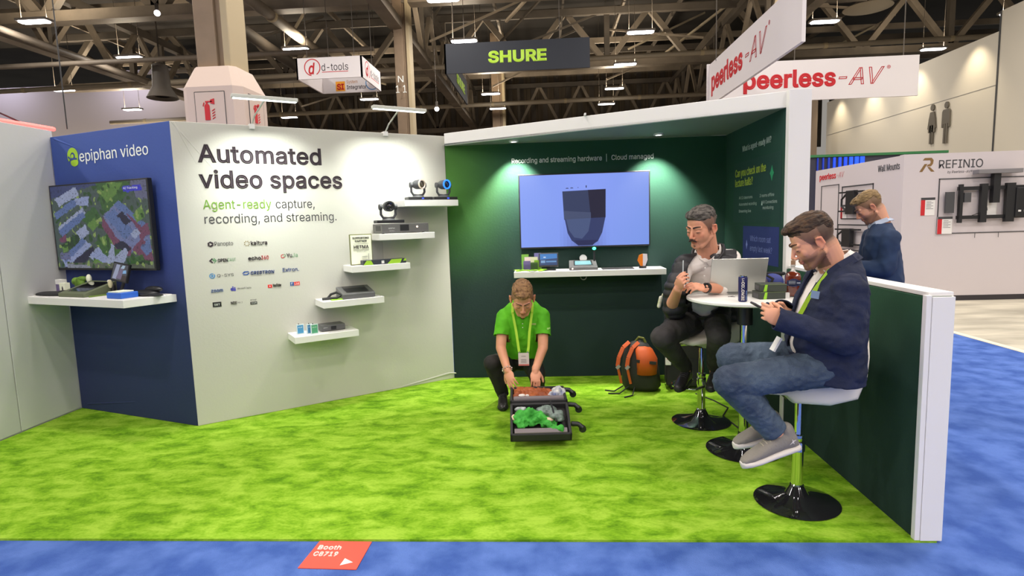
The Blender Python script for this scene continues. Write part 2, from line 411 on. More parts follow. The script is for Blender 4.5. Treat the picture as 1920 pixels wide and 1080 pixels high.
# back green wall and right side wall, canopy
wallG = wall_seg('wall_back', (B.x, Y1, 0), (XR + .1, Y1, 0), .06, .012, 2.345, green_tones, 'dark green fabric back wall behind the screen')
wallR = box('wall_right', (XR, 4.395, .012), (1.86, Y1, 2.345), green_tones2, kind='structure', label='dark green side wall with printed questions')
box('trim_2', (XR - .006, 4.34, 0), (1.887, 4.395, 2.457), white_pl, kind='structure', label='white end post of the booth side wall', bevel=.003)
box('trim_3', (XR - .004, Y1 - .012, .012), (XR + .004, Y1 - .002, 2.34), green_fab, kind='structure', label='corner joint of the green walls')
P0c, P1c = Vector((-.966, 5.76, 0)), Vector((1.735, 4.405, 0))
canopy_in = mat('canopy_underside', (.20, .23, .215), .6)
MB().prism([(B.x, Y1), (P0c.x, P0c.y), (P1c.x, P1c.y), (1.86, 4.40), (1.86, Y1)], 2.345, 2.36).build('ceiling_canopy', canopy_in, kind='structure', label='grey underside of the triangular booth canopy')
wc = wall_seg('trim_4', P0c, P1c + Vector((0, .0, 0)), .03, 2.342, 2.458, white_pl, 'white sloping fascia board along the canopy edge', ext=.01)
box('trim_5', (.345, 5.05, 2.458), (.36, 5.12, 2.475), white_pl, kind='structure', label='small joint clip on the fascia')
# half wall
halfwall = box('wall_half', (XR + .018, Y0 + .01, .012), (1.85, 4.335, 1.195), green_fab, kind='structure', label='low dark green dividing wall with white end and top')
MB().bb((XR + .012, Y0 + .012, 1.193), (1.860, 4.337, 1.2134)).build('cap_board', white_pl, halfwall, bevel=.002)
MB().bb((XR + .022, Y0 - .002, .01), (1.860, Y0 + .012, 1.193)).build('end_board', white_pl, halfwall, bevel=.002)
MB().bb((XR - .004, Y0 + .0, .012), (XR + .02, Y0 + .03, 1.2)).build('edge_profile', white_pl, halfwall, bevel=.002)
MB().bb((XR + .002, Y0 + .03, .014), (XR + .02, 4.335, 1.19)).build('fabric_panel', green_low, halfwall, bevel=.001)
MB().bb((1.85, Y0 + .012, .012), (1.862, 4.335, 1.193)).build('outer_board', white_pl, halfwall)

# ---------------- lettering on the diagonal wall
def tw(s, s0, z, s1, h, m, **k): return text(s, wallW, onW(s0, 0, z), tW, (s1 - s0) if s1 else None, h, m, **k)
tw('Automated', .171, 2.136, 1.132, .142, text_dark, bold=.028); tw('video spaces', .166, 1.935, 1.302, .142, text_dark, bold=.028)
tw('Agent-ready', .179, 1.764, .692, .078, text_green, bold=.004); tw('capture,', .727, 1.762, 1.047, .078, text_grey)
tw('recording, and streaming.', .181, 1.648, 1.231, .078, text_grey)
tw('Panopto', .237, 1.468, .373, .036, text_grey); tw('kaltura', .508, 1.462, .636, .036, text_dark, bold=.02)
tw('OPEN', .25, 1.337, .322, .028, text_dark, bold=.015); tw('CAST', .324, 1.337, .383, .028, mat('ink_teal', (.10, .28, .12), .6))
tw('echo', .478, 1.337, .577, .034, text_dark, bold=.025); tw('360', .578, 1.337, .638, .034, ink_red, bold=.01)
tw('Yu', .783, 1.344, .827, .036, text_dark, bold=.02); tw('Ja', .829, 1.344, .875, .036, mat('ink_teal', (.1, .28, .12), .6))
tw('Q-SYS', .236, 1.214, .358, .026, text_grey); tw('CRESTRON', .487, 1.217, .674, .028, ink_blue, bold=.035, shear=.15)
tw('Extron.', .743, 1.222, .876, .034, ink_blue, bold=.01); tw('zoom', .183, 1.094, .269, .03, mat('ink_zoom', (.05, .15, .45), .6), bold=.02)
tw('Microsoft Teams', .378, 1.102, .483, .016, text_grey); tw('YouTube', .653, 1.1, .721, .026, text_dark, bold=.03)
tw('LIVE', .834, 1.102, .872, .018, text_white); tw('NDI', .32, .982, .362, .024, text_dark, bold=.02); tw('|HX 2', .367, .985, .407, .014, text_grey)
tw('SRT', .196, .983, .238, .018, text_white); tw('RTMP', .47, .997, .517, .013, text_grey); tw('SECURE', .472, .973, .516, .009, text_white)
def fw_(polys, m, name='logo', **k): return flat(polys, wallW, onW(0, 0, 0), tW, m, name, off=.0025, **k)
def hexa(x, y, r): return [(x + r * math.sin(R(60 * i)), y + r * math.cos(R(60 * i))) for i in range(6)]
fw_([hexa(.208, 1.482, .024)], text_dark); flat([[(.201, 1.492), (.201, 1.472), (.219, 1.482)]], wallW, onW(0, 0, 0), tW, white_wall, 'logo', off=.0045)
fw_([[(.478 + r1 * math.cos(a) - .003 * math.sin(a), 1.477 + r1 * math.sin(a) + .003 * math.cos(a)), (.478 + r1 * math.cos(a) + .003 * math.sin(a), 1.477 + r1 * math.sin(a) - .003 * math.cos(a)),
      (.478 + r2 * math.cos(a) + .003 * math.sin(a), 1.477 + r2 * math.sin(a) - .003 * math.cos(a)), (.478 + r2 * math.cos(a) - .003 * math.sin(a), 1.477 + r2 * math.sin(a) + .003 * math.cos(a))]
     for a in [R(i * 45 + 22) for i in range(8)] for r1, r2 in ((.014, .023),)], mat('ink_gold', (.25, .18, .05), .6))
g2 = mat('ink_teal', (.1, .28, .12), .6)
fw_([[(.187, 1.35), (.209, 1.371), (.216, 1.364), (.202, 1.35)], [(.187, 1.35), (.209, 1.329), (.216, 1.336), (.202, 1.35)]], text_dark)
fw_([[(.216, 1.364), (.23, 1.35), (.223, 1.343), (.21, 1.357)], [(.22, 1.37), (.227, 1.37), (.243, 1.35), (.235, 1.35)], [(.22, 1.33), (.227, 1.33), (.243, 1.35), (.235, 1.35)]], g2)
fw_(ring(.752, 1.355, .016, .005, 60, 330), ink_red); fw_(ring(.765, 1.36, .012, .004, -120, 120), g2)
fw_(ring(.2, 1.227, .021, .006, 60, 400), mat('ink_sky', (.03, .22, .5), .6)); fw_([disc(.2, 1.227, .008)], mat('ink_sky', (.03, .22, .5), .6))
fw_([[(.423, 1.231), (.44, 1.247), (.47, 1.247), (.482, 1.236), (.462, 1.239), (.447, 1.239), (.438, 1.231)], [(.482, 1.231), (.465, 1.215), (.435, 1.215), (.427, 1.226), (.447, 1.223), (.46, 1.223), (.468, 1.231)]], ink_blue)
fw_([rect(.33, 1.093, .02, .024), rect(.352, 1.09, .012, .022), disc(.344, 1.124, .006), disc(.359, 1.118, .005), rect(.326, 1.1, .014, .014)], ink_purple)
fw_([rect(.614, 1.093, .034, .027)], mat('ink_bright_red', (.7, .03, .02), .6)); flat([[(.627, 1.113), (.627, 1.1), (.638, 1.1065)]], wallW, onW(0, 0, 0), tW, white_pl, 'logo', off=.0045)
fw_([rect(.796, 1.095, .03, .033)], ink_blue); fw_([rect(.828, 1.096, .048, .031)], mat('ink_bright_red', (.7, .03, .02), .6))
text('f', wallW, onW(.803, 0, 1.098), tW, .012, .026, text_white, bold=.03)
fw_([rect(.185, .972, .064, .04)], ink_black); fw_([rect(.467, .966, .053, .021)], ink_black)

# ---------------- lettering on the blue wall
text('epiphan video', wallB, onB(.38, 0, 2.206), tB, .862, .096, text_white, bold=.004)
flat(ring(.29, 2.257, .072, .04, -40, 215, 28) + [disc(.285, 2.257, .018)], wallB, onB(0, 0, 0), tB, mat('ink_lime2', (.36, .60, .03), .6), 'logo', off=.003)
flat([disc(.305, 2.205, .052, .034)], wallB, onB(0, 0, 0), tB, mat('ink_lime2', (.36, .60, .03), .6), 'logo', off=.0028)
flat([[(.225, 2.25), (.262, 2.222), (.300, 2.228), (.342, 2.226), (.345, 2.24), (.30, 2.246), (.262, 2.24), (.235, 2.262)]], wallB, onB(0, 0, 0), tB, navy_fab, 'logo', off=.0046)

# ---------------- lettering on the green walls
X = Vector((1, 0, 0))
text('Recording and streaming hardware', wallG, (-.317, Y1, 2.152), X, .876, .050, text_white, bold=.02)
text('|', wallG, (.60, Y1, 2.152), X, None, .048, text_white); text('Cloud managed', wallG, (.650, Y1, 2.152), X, .402, .050, text_white, bold=.02)
Ys = Vector((0, -1, 0))
def tr(s, y, z, w_, h, m, **k): return text(s, wallR, (XR, y, z), Ys, w_, h, m, **k)
pale = mat('ink_pale', (.45, .55, .5), .6); dimlime = mat('ink_dimlime', (.38, .5, .04), .6)
tr('What is agent-ready AV?', 5.33, 2.135, .66, .05, pale, bold=.006)
flat([rect(.24, 1.52, 1.10, .53)], wallR, (XR, Y1, 0), Ys, mat('print_darker_green', (.004, .038, .026), .7), 'printed_panel', off=.0015)
tr('Can you check on the', 5.51, 1.925, .74, .07, dimlime, bold=.004); tr('lecture halls?', 5.51, 1.838, .45, .07, dimlime, bold=.004)
for s, y, z, w_ in (('All 12 classrooms', 5.40, 1.725, .34), ('Automated recording', 5.40, 1.668, .44), ('Streaming live', 5.40, 1.608, .31), ('3 rooms offline', 4.89, 1.725, .30), ('AV Connections', 4.83, 1.672, .30), ('monitoring', 4.82, 1.628, .22)):
    tr(s, y, z, w_, .026, pale)
flat([[(.95, 1.66), (.975, 1.66), (.9625, 1.695)]], wallR, (XR, Y1, 0), Ys, pale, 'graphic')
flat([[(1.12, 1.90), (1.14, 1.92), (1.16, 1.96), (1.18, 1.92), (1.2, 1.9), (1.18, 1.88), (1.16, 1.84), (1.14, 1.88)]], wallR, (XR, Y1, 0), Ys, mat('ink_midgreen', (.02, .3, .12), .6), 'graphic')
flat([rect(.52, 1.19, .80, .30)], wallR, (XR, Y1, 0), Ys, mat('print_indigo', (.018, .03, .16), .7), 'printed_panel', off=.0015)
lil = mat('ink_lilac', (.22, .27, .6), .6); tr('Which room sat', 5.10, 1.365, .46, .05, lil); tr('empty last week?', 5.10, 1.283, .49, .05, lil)
flat([[(.60, 1.33), (.61, 1.345), (.62, 1.37), (.63, 1.345), (.64, 1.33), (.63, 1.315), (.62, 1.29), (.61, 1.315)]], wallR, (XR, Y1, 0), Ys, lil, 'graphic', off=.003)

# ================================================================ HALL
hallwall = mat('hall_white_wall', srgb(205, 198, 182), .8)
box('wall_far', (-30, 52, 0), (22, 52.3, 16), mat('corrugated_brown', (.12, .09, .055), .7, noise_amt=.5, noise_scale=3, stretch=(3, 1, .02)), kind='structure', label='far brown corrugated hall wall')
b = MB()
for i in range(52): b.bb((-26 + i, 51.9, 7), (-25.6 + i, 52, 15))
b.build('wall_far_ribs', steel_d, kind='structure', label='vertical ribs of the far wall')
MB().bb((-48, 43, 0), (-24.3, 43.3, 12.6)).build('wall_far_left', mat('hall_lilac_wall', srgb(200, 195, 195), .8), kind='structure', label='pale far wall at the left end of the hall')
box('ceiling', (-60, -30, 15.6), (60, 62, 15.9), mat('deck_dark', (.03, .026, .022), .9, noise_amt=.5, noise_scale=.3), kind='structure', label='dark roof deck of the exhibition hall')
# big wall with the restroom figures
rw = box('wall_restroom', (15, 18.6, 0), (15.4, 32.7, 7.28), hallwall, kind='structure', label='tall white wall with two restroom figures')
rw2 = box('wall_restroom_side', (14.99, 8, 0), (15.4, 20.84, 7.9), hallwall, kind='structure', label='nearer slab of the tall white wall')
for z in (5.56, 3.3):
    MB().bb((14.992, 20.86, z), (15.0, 32.6, z + .02)).build('panel_joint', mat('joint_grey', (.25, .24, .22), .8), rw, loc=(0, 0, 0))
MB().bb((14.97, 20.80, 0), (15.0, 20.86, 7.9)).build('panel_joint', mat('joint_dark', (.05, .05, .05), .8), rw)
fig = mat('figure_bronze', (.12, .105, .08), .5)
def figure(y0, z0, H, skirt, label):
    """flat cut-out figure on the X=15 wall; u runs towards -Y"""
    k = H / 1.6
    p = [disc(0, 1.46, .11, .13, 18)]
    if skirt: p += [[(-.12, 1.28), (.12, 1.28), (.19, 1.0), (.25, .62), (.2, .6), (.2, .46), (-.2, .46), (-.2, .6), (-.25, .62), (-.19, 1.0)]]
    else: p += [[(-.16, 1.3), (.16, 1.3), (.22, 1.22), (.23, .62), (.16, .6), (.14, .75), (-.14, .75), (-.16, .6), (-.23, .62), (-.22, 1.22)], ]
    p += [rect(-.11, 0, .09, .75), rect(.02, 0, .09, .75)]
    P = [[(u * k, v * k) for u, v in q] for q in p]
    o = flat(P, None, (0, 0, 0), (0, -1, 0), fig, 'restroom_figure', off=.06, thick=.05)
    o.location = (15, y0, z0); return tag(o, label, 'sign', 'restroom figures on the white wall')
figure(24.0, 4.05, 1.5, True, 'brown restroom figure in a skirt on the tall white wall')
figure(23.2, 3.98, 1.52, False, 'brown restroom figure without a skirt on the tall white wall')
for i, y in enumerate((31.2, 28.2, 25.0, 21.8)):
    spot('spot_light', (14.3, y, 7.6), (15, y, 4.5), 260, (1, .85, .62), 80, .9, .1)
# dark gap between booth post and white wall
box('wall_gap', (9.2, 33, 0), (12.6, 33.3, 7.2), mat('gap_grey', srgb(150, 150, 155), .8), kind='structure', label='pale grey service wall in the gap')
gc = box('column_brown', (13.55, 31.5, 0), (14.0, 32.1, 9), mat('column_taupe', srgb(128, 112, 95), .8), kind='structure', label='narrow taupe column in the gap')

for x_ in (-44, -38, -32, -27): area('wall_washer', (x_, 41.5, 2.2), 2.5, .5, 420, (1, .80, .55), (R(150), 0, 0))
for x_ in (-40, -30): area('wall_washer', (x_, 40.5, 13.5), 3, .5, 120, (.8, .75, 1), (R(35), 0, 0))
# hall columns
colm = mat('column_beige', srgb(140, 120, 98), .8, noise_amt=.1, noise_scale=4)
colm2 = mat('column_pale', srgb(178, 162, 130), .8)
def hall_column(cx, cy, w, ztop, label, wrap):
    t = thing('hall_column', label, 'column', (cx, cy, 0)); t['kind'] = 'structure'
    MB().bb((-w / 2, -w / 2, 0), (w * .10, w / 2, ztop)).build('column_shaft', colm, t, bevel=.02)
    MB().bb((w * .10, -w * .38, 0), (w * .28, w * .38, ztop)).build('column_web', colm, t, bevel=.01)
    MB().bb((w * .28, -w / 2, 0), (w / 2, w / 2, ztop)).build('column_flange', colm2, t, bevel=.02)
    if wrap:
        wm = mat('wrap_pale_pink', srgb(205, 185, 172), .7); W = .54; zt = 4.05; zs = 4.42
        b = MB(); ch = .13
        pl = [(-W + ch, -W), (W - ch, -W), (W, -W + ch), (W, W - ch), (W - ch, W), (-W + ch, W), (-W, W - ch), (-W, -W + ch)]
        tp = [(x * .70, y * .70) for x, y in pl]
        b.prism(pl, 0, zt); n = 8
        b.add([(x, y, zt) for x, y in pl] + [(x, y, zs) for x, y in tp], [(i, (i + 1) % n, (i + 1) % n + n, i + n) for i in range(n)] + [tuple(range(n, 2 * n))])
        b.build('column_wrap', wm, t)
        for ang in (0, 90):
            M3 = Matrix.Rotation(R(ang), 3, 'Z')
            px = M3 @ Vector((0, -W - .004, 0)); xd = M3 @ Vector((1, 0, 0)); o = M3 @ Vector((-.26, -W, 0))
            d = flat([rect(0, 2.0, .52, 1.95)], t, (0, 0, 0), xd, wm, 'wrap_door', off=0, thick=.02, world=False); d.location = M3 @ Vector((-.26, -W - .012, 0))
            e = flat([rect(-.01, 2.0, .008, 1.96), rect(.52, 2.0, .008, 1.96), rect(0, 3.955, .52, .008)], t, (0, 0, 0), xd, text_grey, 'door_gap', off=0, thick=.01, world=False); e.location = M3 @ Vector((-.26, -W - .012, 0))
            ex = [rect(.16, 3.48, .09, .24), [(.16, 3.72), (.18, 3.75), (.23, 3.75), (.25, 3.72)], rect(.19, 3.75, .03, .03), [(.18, 3.78), (.30, 3.78), (.30, 3.80), (.18, 3.80)], [(.27, 3.76), (.34, 3.74), (.34, 3.84), (.27, 3.82)], [(.15, 3.78), (.13, 3.72), (.14, 3.71), (.165, 3.77)]]
            ex += [[(.29, 3.64 - .045 * k), (.34, 3.67 - .045 * k), (.34, 3.655 - .045 * k), (.29, 3.625 - .045 * k)] for k in range(4)]
            e = flat(ex, t, (0, 0, 0), xd, ink_red, 'extinguisher_symbol', off=0, thick=.008, world=False); e.location = M3 @ Vector((-.26, -W - .022, 0))
    return t
hall_column(-5.72, 10.6, .62, 15.6, 'thick beige hall column with a white boxed base and fire extinguisher symbols', True)
c2_ = hall_column(-5.50, 24.0, .62, 15.6, 'beige steel hall column lettered N 11 behind the hanging signs', False)
text('N', c2_, (-.18, -.45, 7.15), X, .22, .26, text_white, world=False); text('1 1', c2_, (-.28, -.45, 6.75), X, .42, .3, text_white, world=False)
hall_column(-3.35, 46, 1.0, 15.6, 'farthest hall column, dark beige, above the booth corner', False)

# high bay lights on their grid
hb_house = mat('lamp_housing', (.35, .33, .3), .5)
def high_bay(loc, label, group=None):
    t = thing('high_bay_light', label, 'ceiling light', loc, 0, group)
    MB().bb((-.60, -.22, .03), (.60, .22, .12)).build('housing', hb_house, t, bevel=.01)
    MB().prism([(-.56, -.1), (-.48, -.19), (.48, -.19), (.56, -.1), (.56, .1), (.48, .19), (-.48, .19), (-.56, .1)], 0, .03).build('diffuser', lamp_glow, t)
    MB().cyl((-.5, 0, .12), (-.5, 0, 6.1), .012, seg=6).build('hanging_rod', steel_d, t)
    MB().cyl((.5, 0, .12), (.5, 0, 6.1), .012, seg=6).build('hanging_rod', steel_d, t)
    return t
rows = {21.8: 'nearest', 26.7: 'second', 32.0: 'middle', 37.7: 'fourth', 42.6: 'farthest'}
cols = {-26.5: 'leftmost', -18.8: 'left', -11: 'left of the hanging black sign', -3.35: 'above the black sign', 4.4: 'central', 12.0: 'right', 19.7: 'rightmost'}
vis = [(-18.9, 21.8), (-18.8, 26.7), (-26.5, 32.0), (-26.7, 37.7), (-11, 26.7), (-11, 37.7), (-18.4, 42.6), (-3.4, 26.7), (4.3, 26.7), (4.35, 32.0), (4.45, 37.7), (4.46, 42.6), (-3.25, 37.7), (-3.2, 42.6), (-3.48, 21.8), (11.95, 26.5), (19.7, 31.8), (19.7, 26.6)]
def near(d, v): return d[min(d, key=lambda k: abs(k - v))]
hl = []
for x, y in vis:
    r_, c_ = near(rows, y), near(cols, x)
    hl.append(high_bay((x, y, 9.5), f'glowing high bay ceiling light, {r_} row, {c_} column of lights'))
# the same grid goes on over the booth and behind the viewer
for y in (-22.9, -17.5, -12, -6.5, -.9, 4.7, 10.3, 16.0):
    for x in (-26.5, -18.8, -11, -3.35, 4.4, 12.0, 19.7):
        hl.append((x, y))
for q in hl:
    if isinstance(q, tuple): x, y = q; par = None; loc = (x, y, 9.48)
    else: par = q; loc = (0, 0, -.03); x, y, _ = q.location
    if isinstance(q, tuple):
        par = high_bay((x, y, 9.5), 'high bay ceiling light over the viewer, outside the picture', 'high bay lights overhead'); loc = (0, 0, -.03)
    l = area('lamp_light', loc, 1.1, .38, HALL_W, HALL_COL, (0, 0, 0), par)
    if -30 < x < 24: area('lamp_uplight', (0, 0, .14), 1.1, .4, HALL_UP, (1, .85, .65), (math.pi, 0, 0), par)

# ceiling steelwork
def beam(name, a, b_, w_, h_, m_, parent=None, **k): return MB().bar(a, b_, w_, h_).build(name, m_, parent, **k)
def truss(a, b_, z0, z1, n, label, cw=.28, ww=.16):
    a, b_ = Vector(a), Vector(b_); t = thing('roof_truss', label, 'truss', (a.x, a.y, 0)); d = b_ - a
    beam('bottom_chord', (0, 0, z0), d + Vector((0, 0, z0)), cw * 1.4, cw, steel, t)
    beam('top_chord', (0, 0, z1), d + Vector((0, 0, z1)), cw, cw, steel_d, t)
    for i in range(n):
        p, q, r_ = d * (i / n), d * ((i + .5) / n), d * ((i + 1) / n)
        beam('web_member', p + Vector((0, 0, z0)), q + Vector((0, 0, z1)), ww, ww, steel, t)
        beam('web_member', q + Vector((0, 0, z1)), r_ + Vector((0, 0, z0)), ww, ww, steel, t)
        if i % 2: beam('web_post', p + Vector((0, 0, z0)), p + Vector((0, 0, z1)), ww, ww, steel_d, t)
    return t
truss((-26, 50, 0), (22, 50, 0), 9.3, 12.6, 14, 'farthest zigzag roof truss against the brown wall', .35, .22)
truss((-30, 36, 0), (28, 36, 0), 10.6, 13.6, 12, 'middle steel roof truss running across the hall', .4, .3)
truss((-30, 24, 0), (28, 24, 0), 10.4, 13.4, 12, 'nearer steel roof truss running across the hall', .42, .34)
truss((-5.7, 8, 0), (-5.7, 50, 0), 9.4, 12.2, 10, 'long steel truss running down the hall over the columns', .36, .2)
truss((10.5, 8, 0), (10.5, 50, 0), 9.6, 12.4, 10, 'long steel truss running down the hall at the right', .34, .2)
truss((-22, 14, 0), (-22, 50, 0), 9.8, 12.4, 9, 'long steel truss running down the hall at the left', .4, .22)
ORD = 'first second third fourth fifth sixth seventh eighth ninth tenth'.split()
for i, y in enumerate((14, 16.5, 19, 21.5, 27, 30, 33, 39, 42, 46)):
    beam('roof_joist', (-30, y, 12.6 + .2 * (i % 3)), (30, y, 12.6 + .2 * (i % 3)), .16, .34, steel if i % 2 else steel_d, label=ORD[i] + ' roof joist crossing the hall, counted from the viewer', cat='joist', group='roof joists across the hall')
for i, x in enumerate((-26, -15, -11.5, -8.5, -2.5, 1.2, 4.5, 7.6, 14.5, 18)):
    beam('roof_purlin', (x, 12, 13.2), (x, 50, 13.2), .12, .26, steel_d if i % 2 else steel, label=ORD[i] + ' roof purlin running lengthwise, counted from the left', cat='purlin', group='roof purlins along the hall')
rb = random.Random(3)
for i in range(34):
    x, y = rb.uniform(-26, 22), rb.uniform(18, 46); dx, dy = rb.choice([(5, 3), (-5, 3), (4, -4), (6, 1)])
    beam('roof_brace', (x, y, 10.4 + rb.random()), (x + dx, y + dy, 12.8 + rb.random()), .11, .11, rb.choice([steel, steel_d, pipe_m]), label='slanting steel brace between the roof trusses', cat='brace', group='roof braces')
def pipe(a, b_, r_, m_, label, name='ceiling_pipe', cat='pipe', bands=0):
    t = thing(name, label, cat, a); d = Vector(b_) - Vector(a)
    MB().cyl((0, 0, 0), d, r_, seg=14).build('pipe_run', m_, t, smooth=True)
    for k in range(bands):
        p = d * ((k + .5) / bands); MB().cyl(p, p + d.normalized() * .18, r_ * 1.12, seg=14).build('pipe_band', colm2, t)
    return t
pipe((-11.6, 12, 9.6), (-13.4, 36, 10.2), .26, steel_d, 'thick brown duct pipe slanting down left of the beige column', bands=3)
pipe((-10.3, 12, 9.8), (-11.4, 36, 10.4), .22, steel, 'second thick duct pipe beside the first, nearer the column', bands=3)
pipe((-20, 14, 9.3), (-20.5, 40, 9.2), .14, steel, 'slim pipe over the left wall')
pipe((-30, 30, 9.1), (28, 30, 9.6), .12, pipe_m, 'long tan sprinkler pipe with bands crossing the hall', bands=10)
pipe((-30, 40, 9.2), (28, 40, 9.5), .14, pipe_m, 'farther tan pipe with bands crossing the hall', bands=12)
pipe((-4, 22.5, 10.6), (24, 22.5, 10.9), .07, mat('conduit_pale', (.45, .42, .36), .4), 'thin pale conduit crossing high above the signs')
pipe((-30, 19, 9.7), (-6, 19, 9.9), .08, pipe_m, 'thin tan pipe left of the column')
pipe((-30, 23, 8.3), (-7, 25, 8.9), .10, steel, 'slim pipe low over the left wall')
# hanging cone speaker on the left
t = thing('cone_speaker', 'grey bell-shaped hanging speaker high over the left wall', 'speaker', (-16.3, 25, 7.25))
MB().lathe([(.10, 1.5), (.30, 1.4), (.36, .5), (.62, .02), (.58, 0), (.3, .1)], seg=24).build('bell_body', steel_d, t, smooth=True)
MB().cyl((0, 0, 1.4), (0, 0, 5), .03, seg=6).build('hanging_rod', steel_d, t)
t = thing('ceiling_disc', 'pale round disc diffuser hanging above the slanted sign', 'diffuser', (12.4, 24, 9.2))
MB().lathe([(.02, .06), (.8, .04), (.85, 0), (.75, -.03), (.02, -.03)], seg=28).build('disc_body', pipe_m, t, smooth=True); MB().cyl((0, 0, .05), (0, 0, 4), .02, seg=6).build('hanging_rod', steel_d, t)
# small bare bulbs
for loc, r_, lb in (((-13.6, 21, 9.3), .10, 'small bluish white lamp high at the left'), ((-12.6, 25, 13.2), .07, 'tiny white lamp under the roof at the left'), ((-9.0, 20.5, 9.55), .17, 'round white lamp right of the beige column'), ((-4.8, 27, 6.72), .10, 'small round white lamp low behind the hanging light bar')):
    t = thing('bulb_lamp', lb, 'lamp', loc); MB().ell((0, 0, 0), r_).build('bulb', lamp_glow, t, smooth=True); MB().cyl((0, 0, r_ * .8), (0, 0, r_ * .8 + .25), r_ * .6, seg=12).build('socket', steel_d, t); MB().cyl((0, 0, r_), (0, 0, 15.6 - loc[2]), .008, seg=5).build('hanging_rod', steel_d, t)

# ---------------- hanging signs
sign_w = mat('sign_white', srgb(228, 222, 222), .7); sign_k = mat('sign_black', (.012, .016, .026), .6)
def plate(name, parent, a, b_, z0, z1, m_, th=.12):
    a, b_ = Vector(a), Vector(b_); t_ = (b_ - a).normalized(); n = Vector((-t_.y, t_.x, 0)) * th
    o = WL[parent.name]; q = [a, b_, b_ + n, a + n]
    return MB().prism([(p.x - o.x, p.y - o.y) for p in q], z0 - o.z, z1 - o.z).build(name, m_, parent)
def wires(parent, pts, z0, z1):
    o = WL[parent.name]
    for p in pts: MB().cyl(Vector((p[0], p[1], z0)) - o, Vector((p[0], p[1], z1)) - o, .012, seg=5).build('hanging_wire', steel_d, parent)
x0, x1, ya, yb, zb, zt = -7.93, -5.77, 19.16, 21.35, 6.34, 7.0
dt = thing('hanging_sign', 'white square hanging sign reading d-tools', 'sign', (x0, ya, zb))
plate('sign_panel', dt, (x0, ya, 0), (x1, ya, 0), zb, zt, sign_w, .05); plate('sign_panel', dt, (x1, ya, 0), (x1, yb, 0), zb, zt, sign_w, .05)
plate('sign_panel', dt, (x1, yb, 0), (x0, yb, 0), zb, zt, sign_w, .05); plate('sign_panel', dt, (x0, yb, 0), (x0, ya, 0), zb, zt, sign_w, .05)
wires(dt, [(x0 + .3, ya + .2), (x1 - .3, ya + .2), (x0 + .3, yb), (x1 - .3, yb)], zt, 12.5)
text('d-tools', dt, (x0 + .83, ya, 6.58), X, .88, .24, text_dark, bold=.0); text('d', dt, (x0 + .40, ya, 6.50), X, .22, .36, ink_red, bold=.03, shear=.2)
flat(ring(.53, .36, .27, .03, -60, 260), dt, (x0, ya, zb), X, ink_red, 'logo'); flat([rect(.84, .19, .86, .02)], dt, (x0, ya, zb), X, ink_red, 'logo')
Yp = Vector((0, 1, 0))
text('d-tools', dt, (x1 + .0, ya + .92, 6.58), Yp, .98, .24, text_dark); text('d', dt, (x1, ya + .42, 6.50), Yp, .26, .36, ink_red, bold=.03, shear=.2)
flat(ring(.6, .36, .27, .03, -60, 260), dt, (x1, ya, zb), Yp, ink_red, 'logo'); flat([rect(.95, .19, .95, .02)], dt, (x1, ya, zb), Yp, ink_red, 'logo')
# inner faces seen from below
text('System', dt, (x0 + .92, yb - .05, 6.66), X, .40, .12, mat('ink_orange', (.5, .2, .02), .6)); text('Integrator', dt, (x0 + .92, yb - .05, 6.46), X, .72, .14, text_dark, bold=.02)
flat([rect(.52, .06, .34, .34)], dt, (x0, yb - .05, zb), X, mat('sign_orange', (.85, .35, .01), .6), 'logo'); text('SI', dt, (x0 + .56, yb - .05, 6.46), X, .26, .2, ink_red, bold=.05, off=.008)
flat(ring(1.85, .3, .24, .03), dt, (x0, yb - .05, zb), X, mat('ink_sky', (.03, .22, .5), .6), 'logo')
text('integrator', dt, (x0 + .05, ya + 1.9, 6.45), Vector((0, -1, 0)), 1.5, .16, text_dark)
# black sign
x0, x1, ya, yb, zb, zt = -2.97, 1.45, 18.4, 23.3, 6.12, 7.0
sh = thing('hanging_sign', 'black hanging sign boards with lime lettering SHURE', 'sign', (x0, ya, zb))
for a_, b_ in (((x0, ya, 0), (x1, ya, 0)), ((x0, yb, 0), (x0, ya, 0))): plate('sign_panel', sh, a_, b_, zb, zt, sign_k, .05)
wires(sh, [(x0 + .3, ya + .03), (x1 - .9, ya + .03), (x0 + .03, yb - .2)], zt, 13)
lime_e = mat('sign_lime', (.45, .72, .05), .5)
text('SHURE', sh, (-1.63, ya, 6.40), X, 1.78, .33, lime_e, bold=.06); 
text('SHURE', sh, (x0 + .0, ya + 2.1, 6.36), Vector((0, 1, 0)), 2.0, .33, lime_e, bold=.06, off=.06)
# white signs at the right
rs = thing('hanging_sign', 'pair of long white hanging sign boards with red lettering peerless-AV', 'sign', (4.0, 9.6, 4.2))
plate('sign_panel', rs, (4.0, 14.82, 0), (4.0, 9.62, 0), 4.2, 5.15, sign_w, .06)
plate('sign_panel', rs, (3.95, 14.75, 0), (8.84, 14.75, 0), 4.24, 5.17, sign_w, .06)
wires(rs, [(4, 10), (4, 14.2), (6, 14.8), (8.5, 14.8)], 5.1, 13)
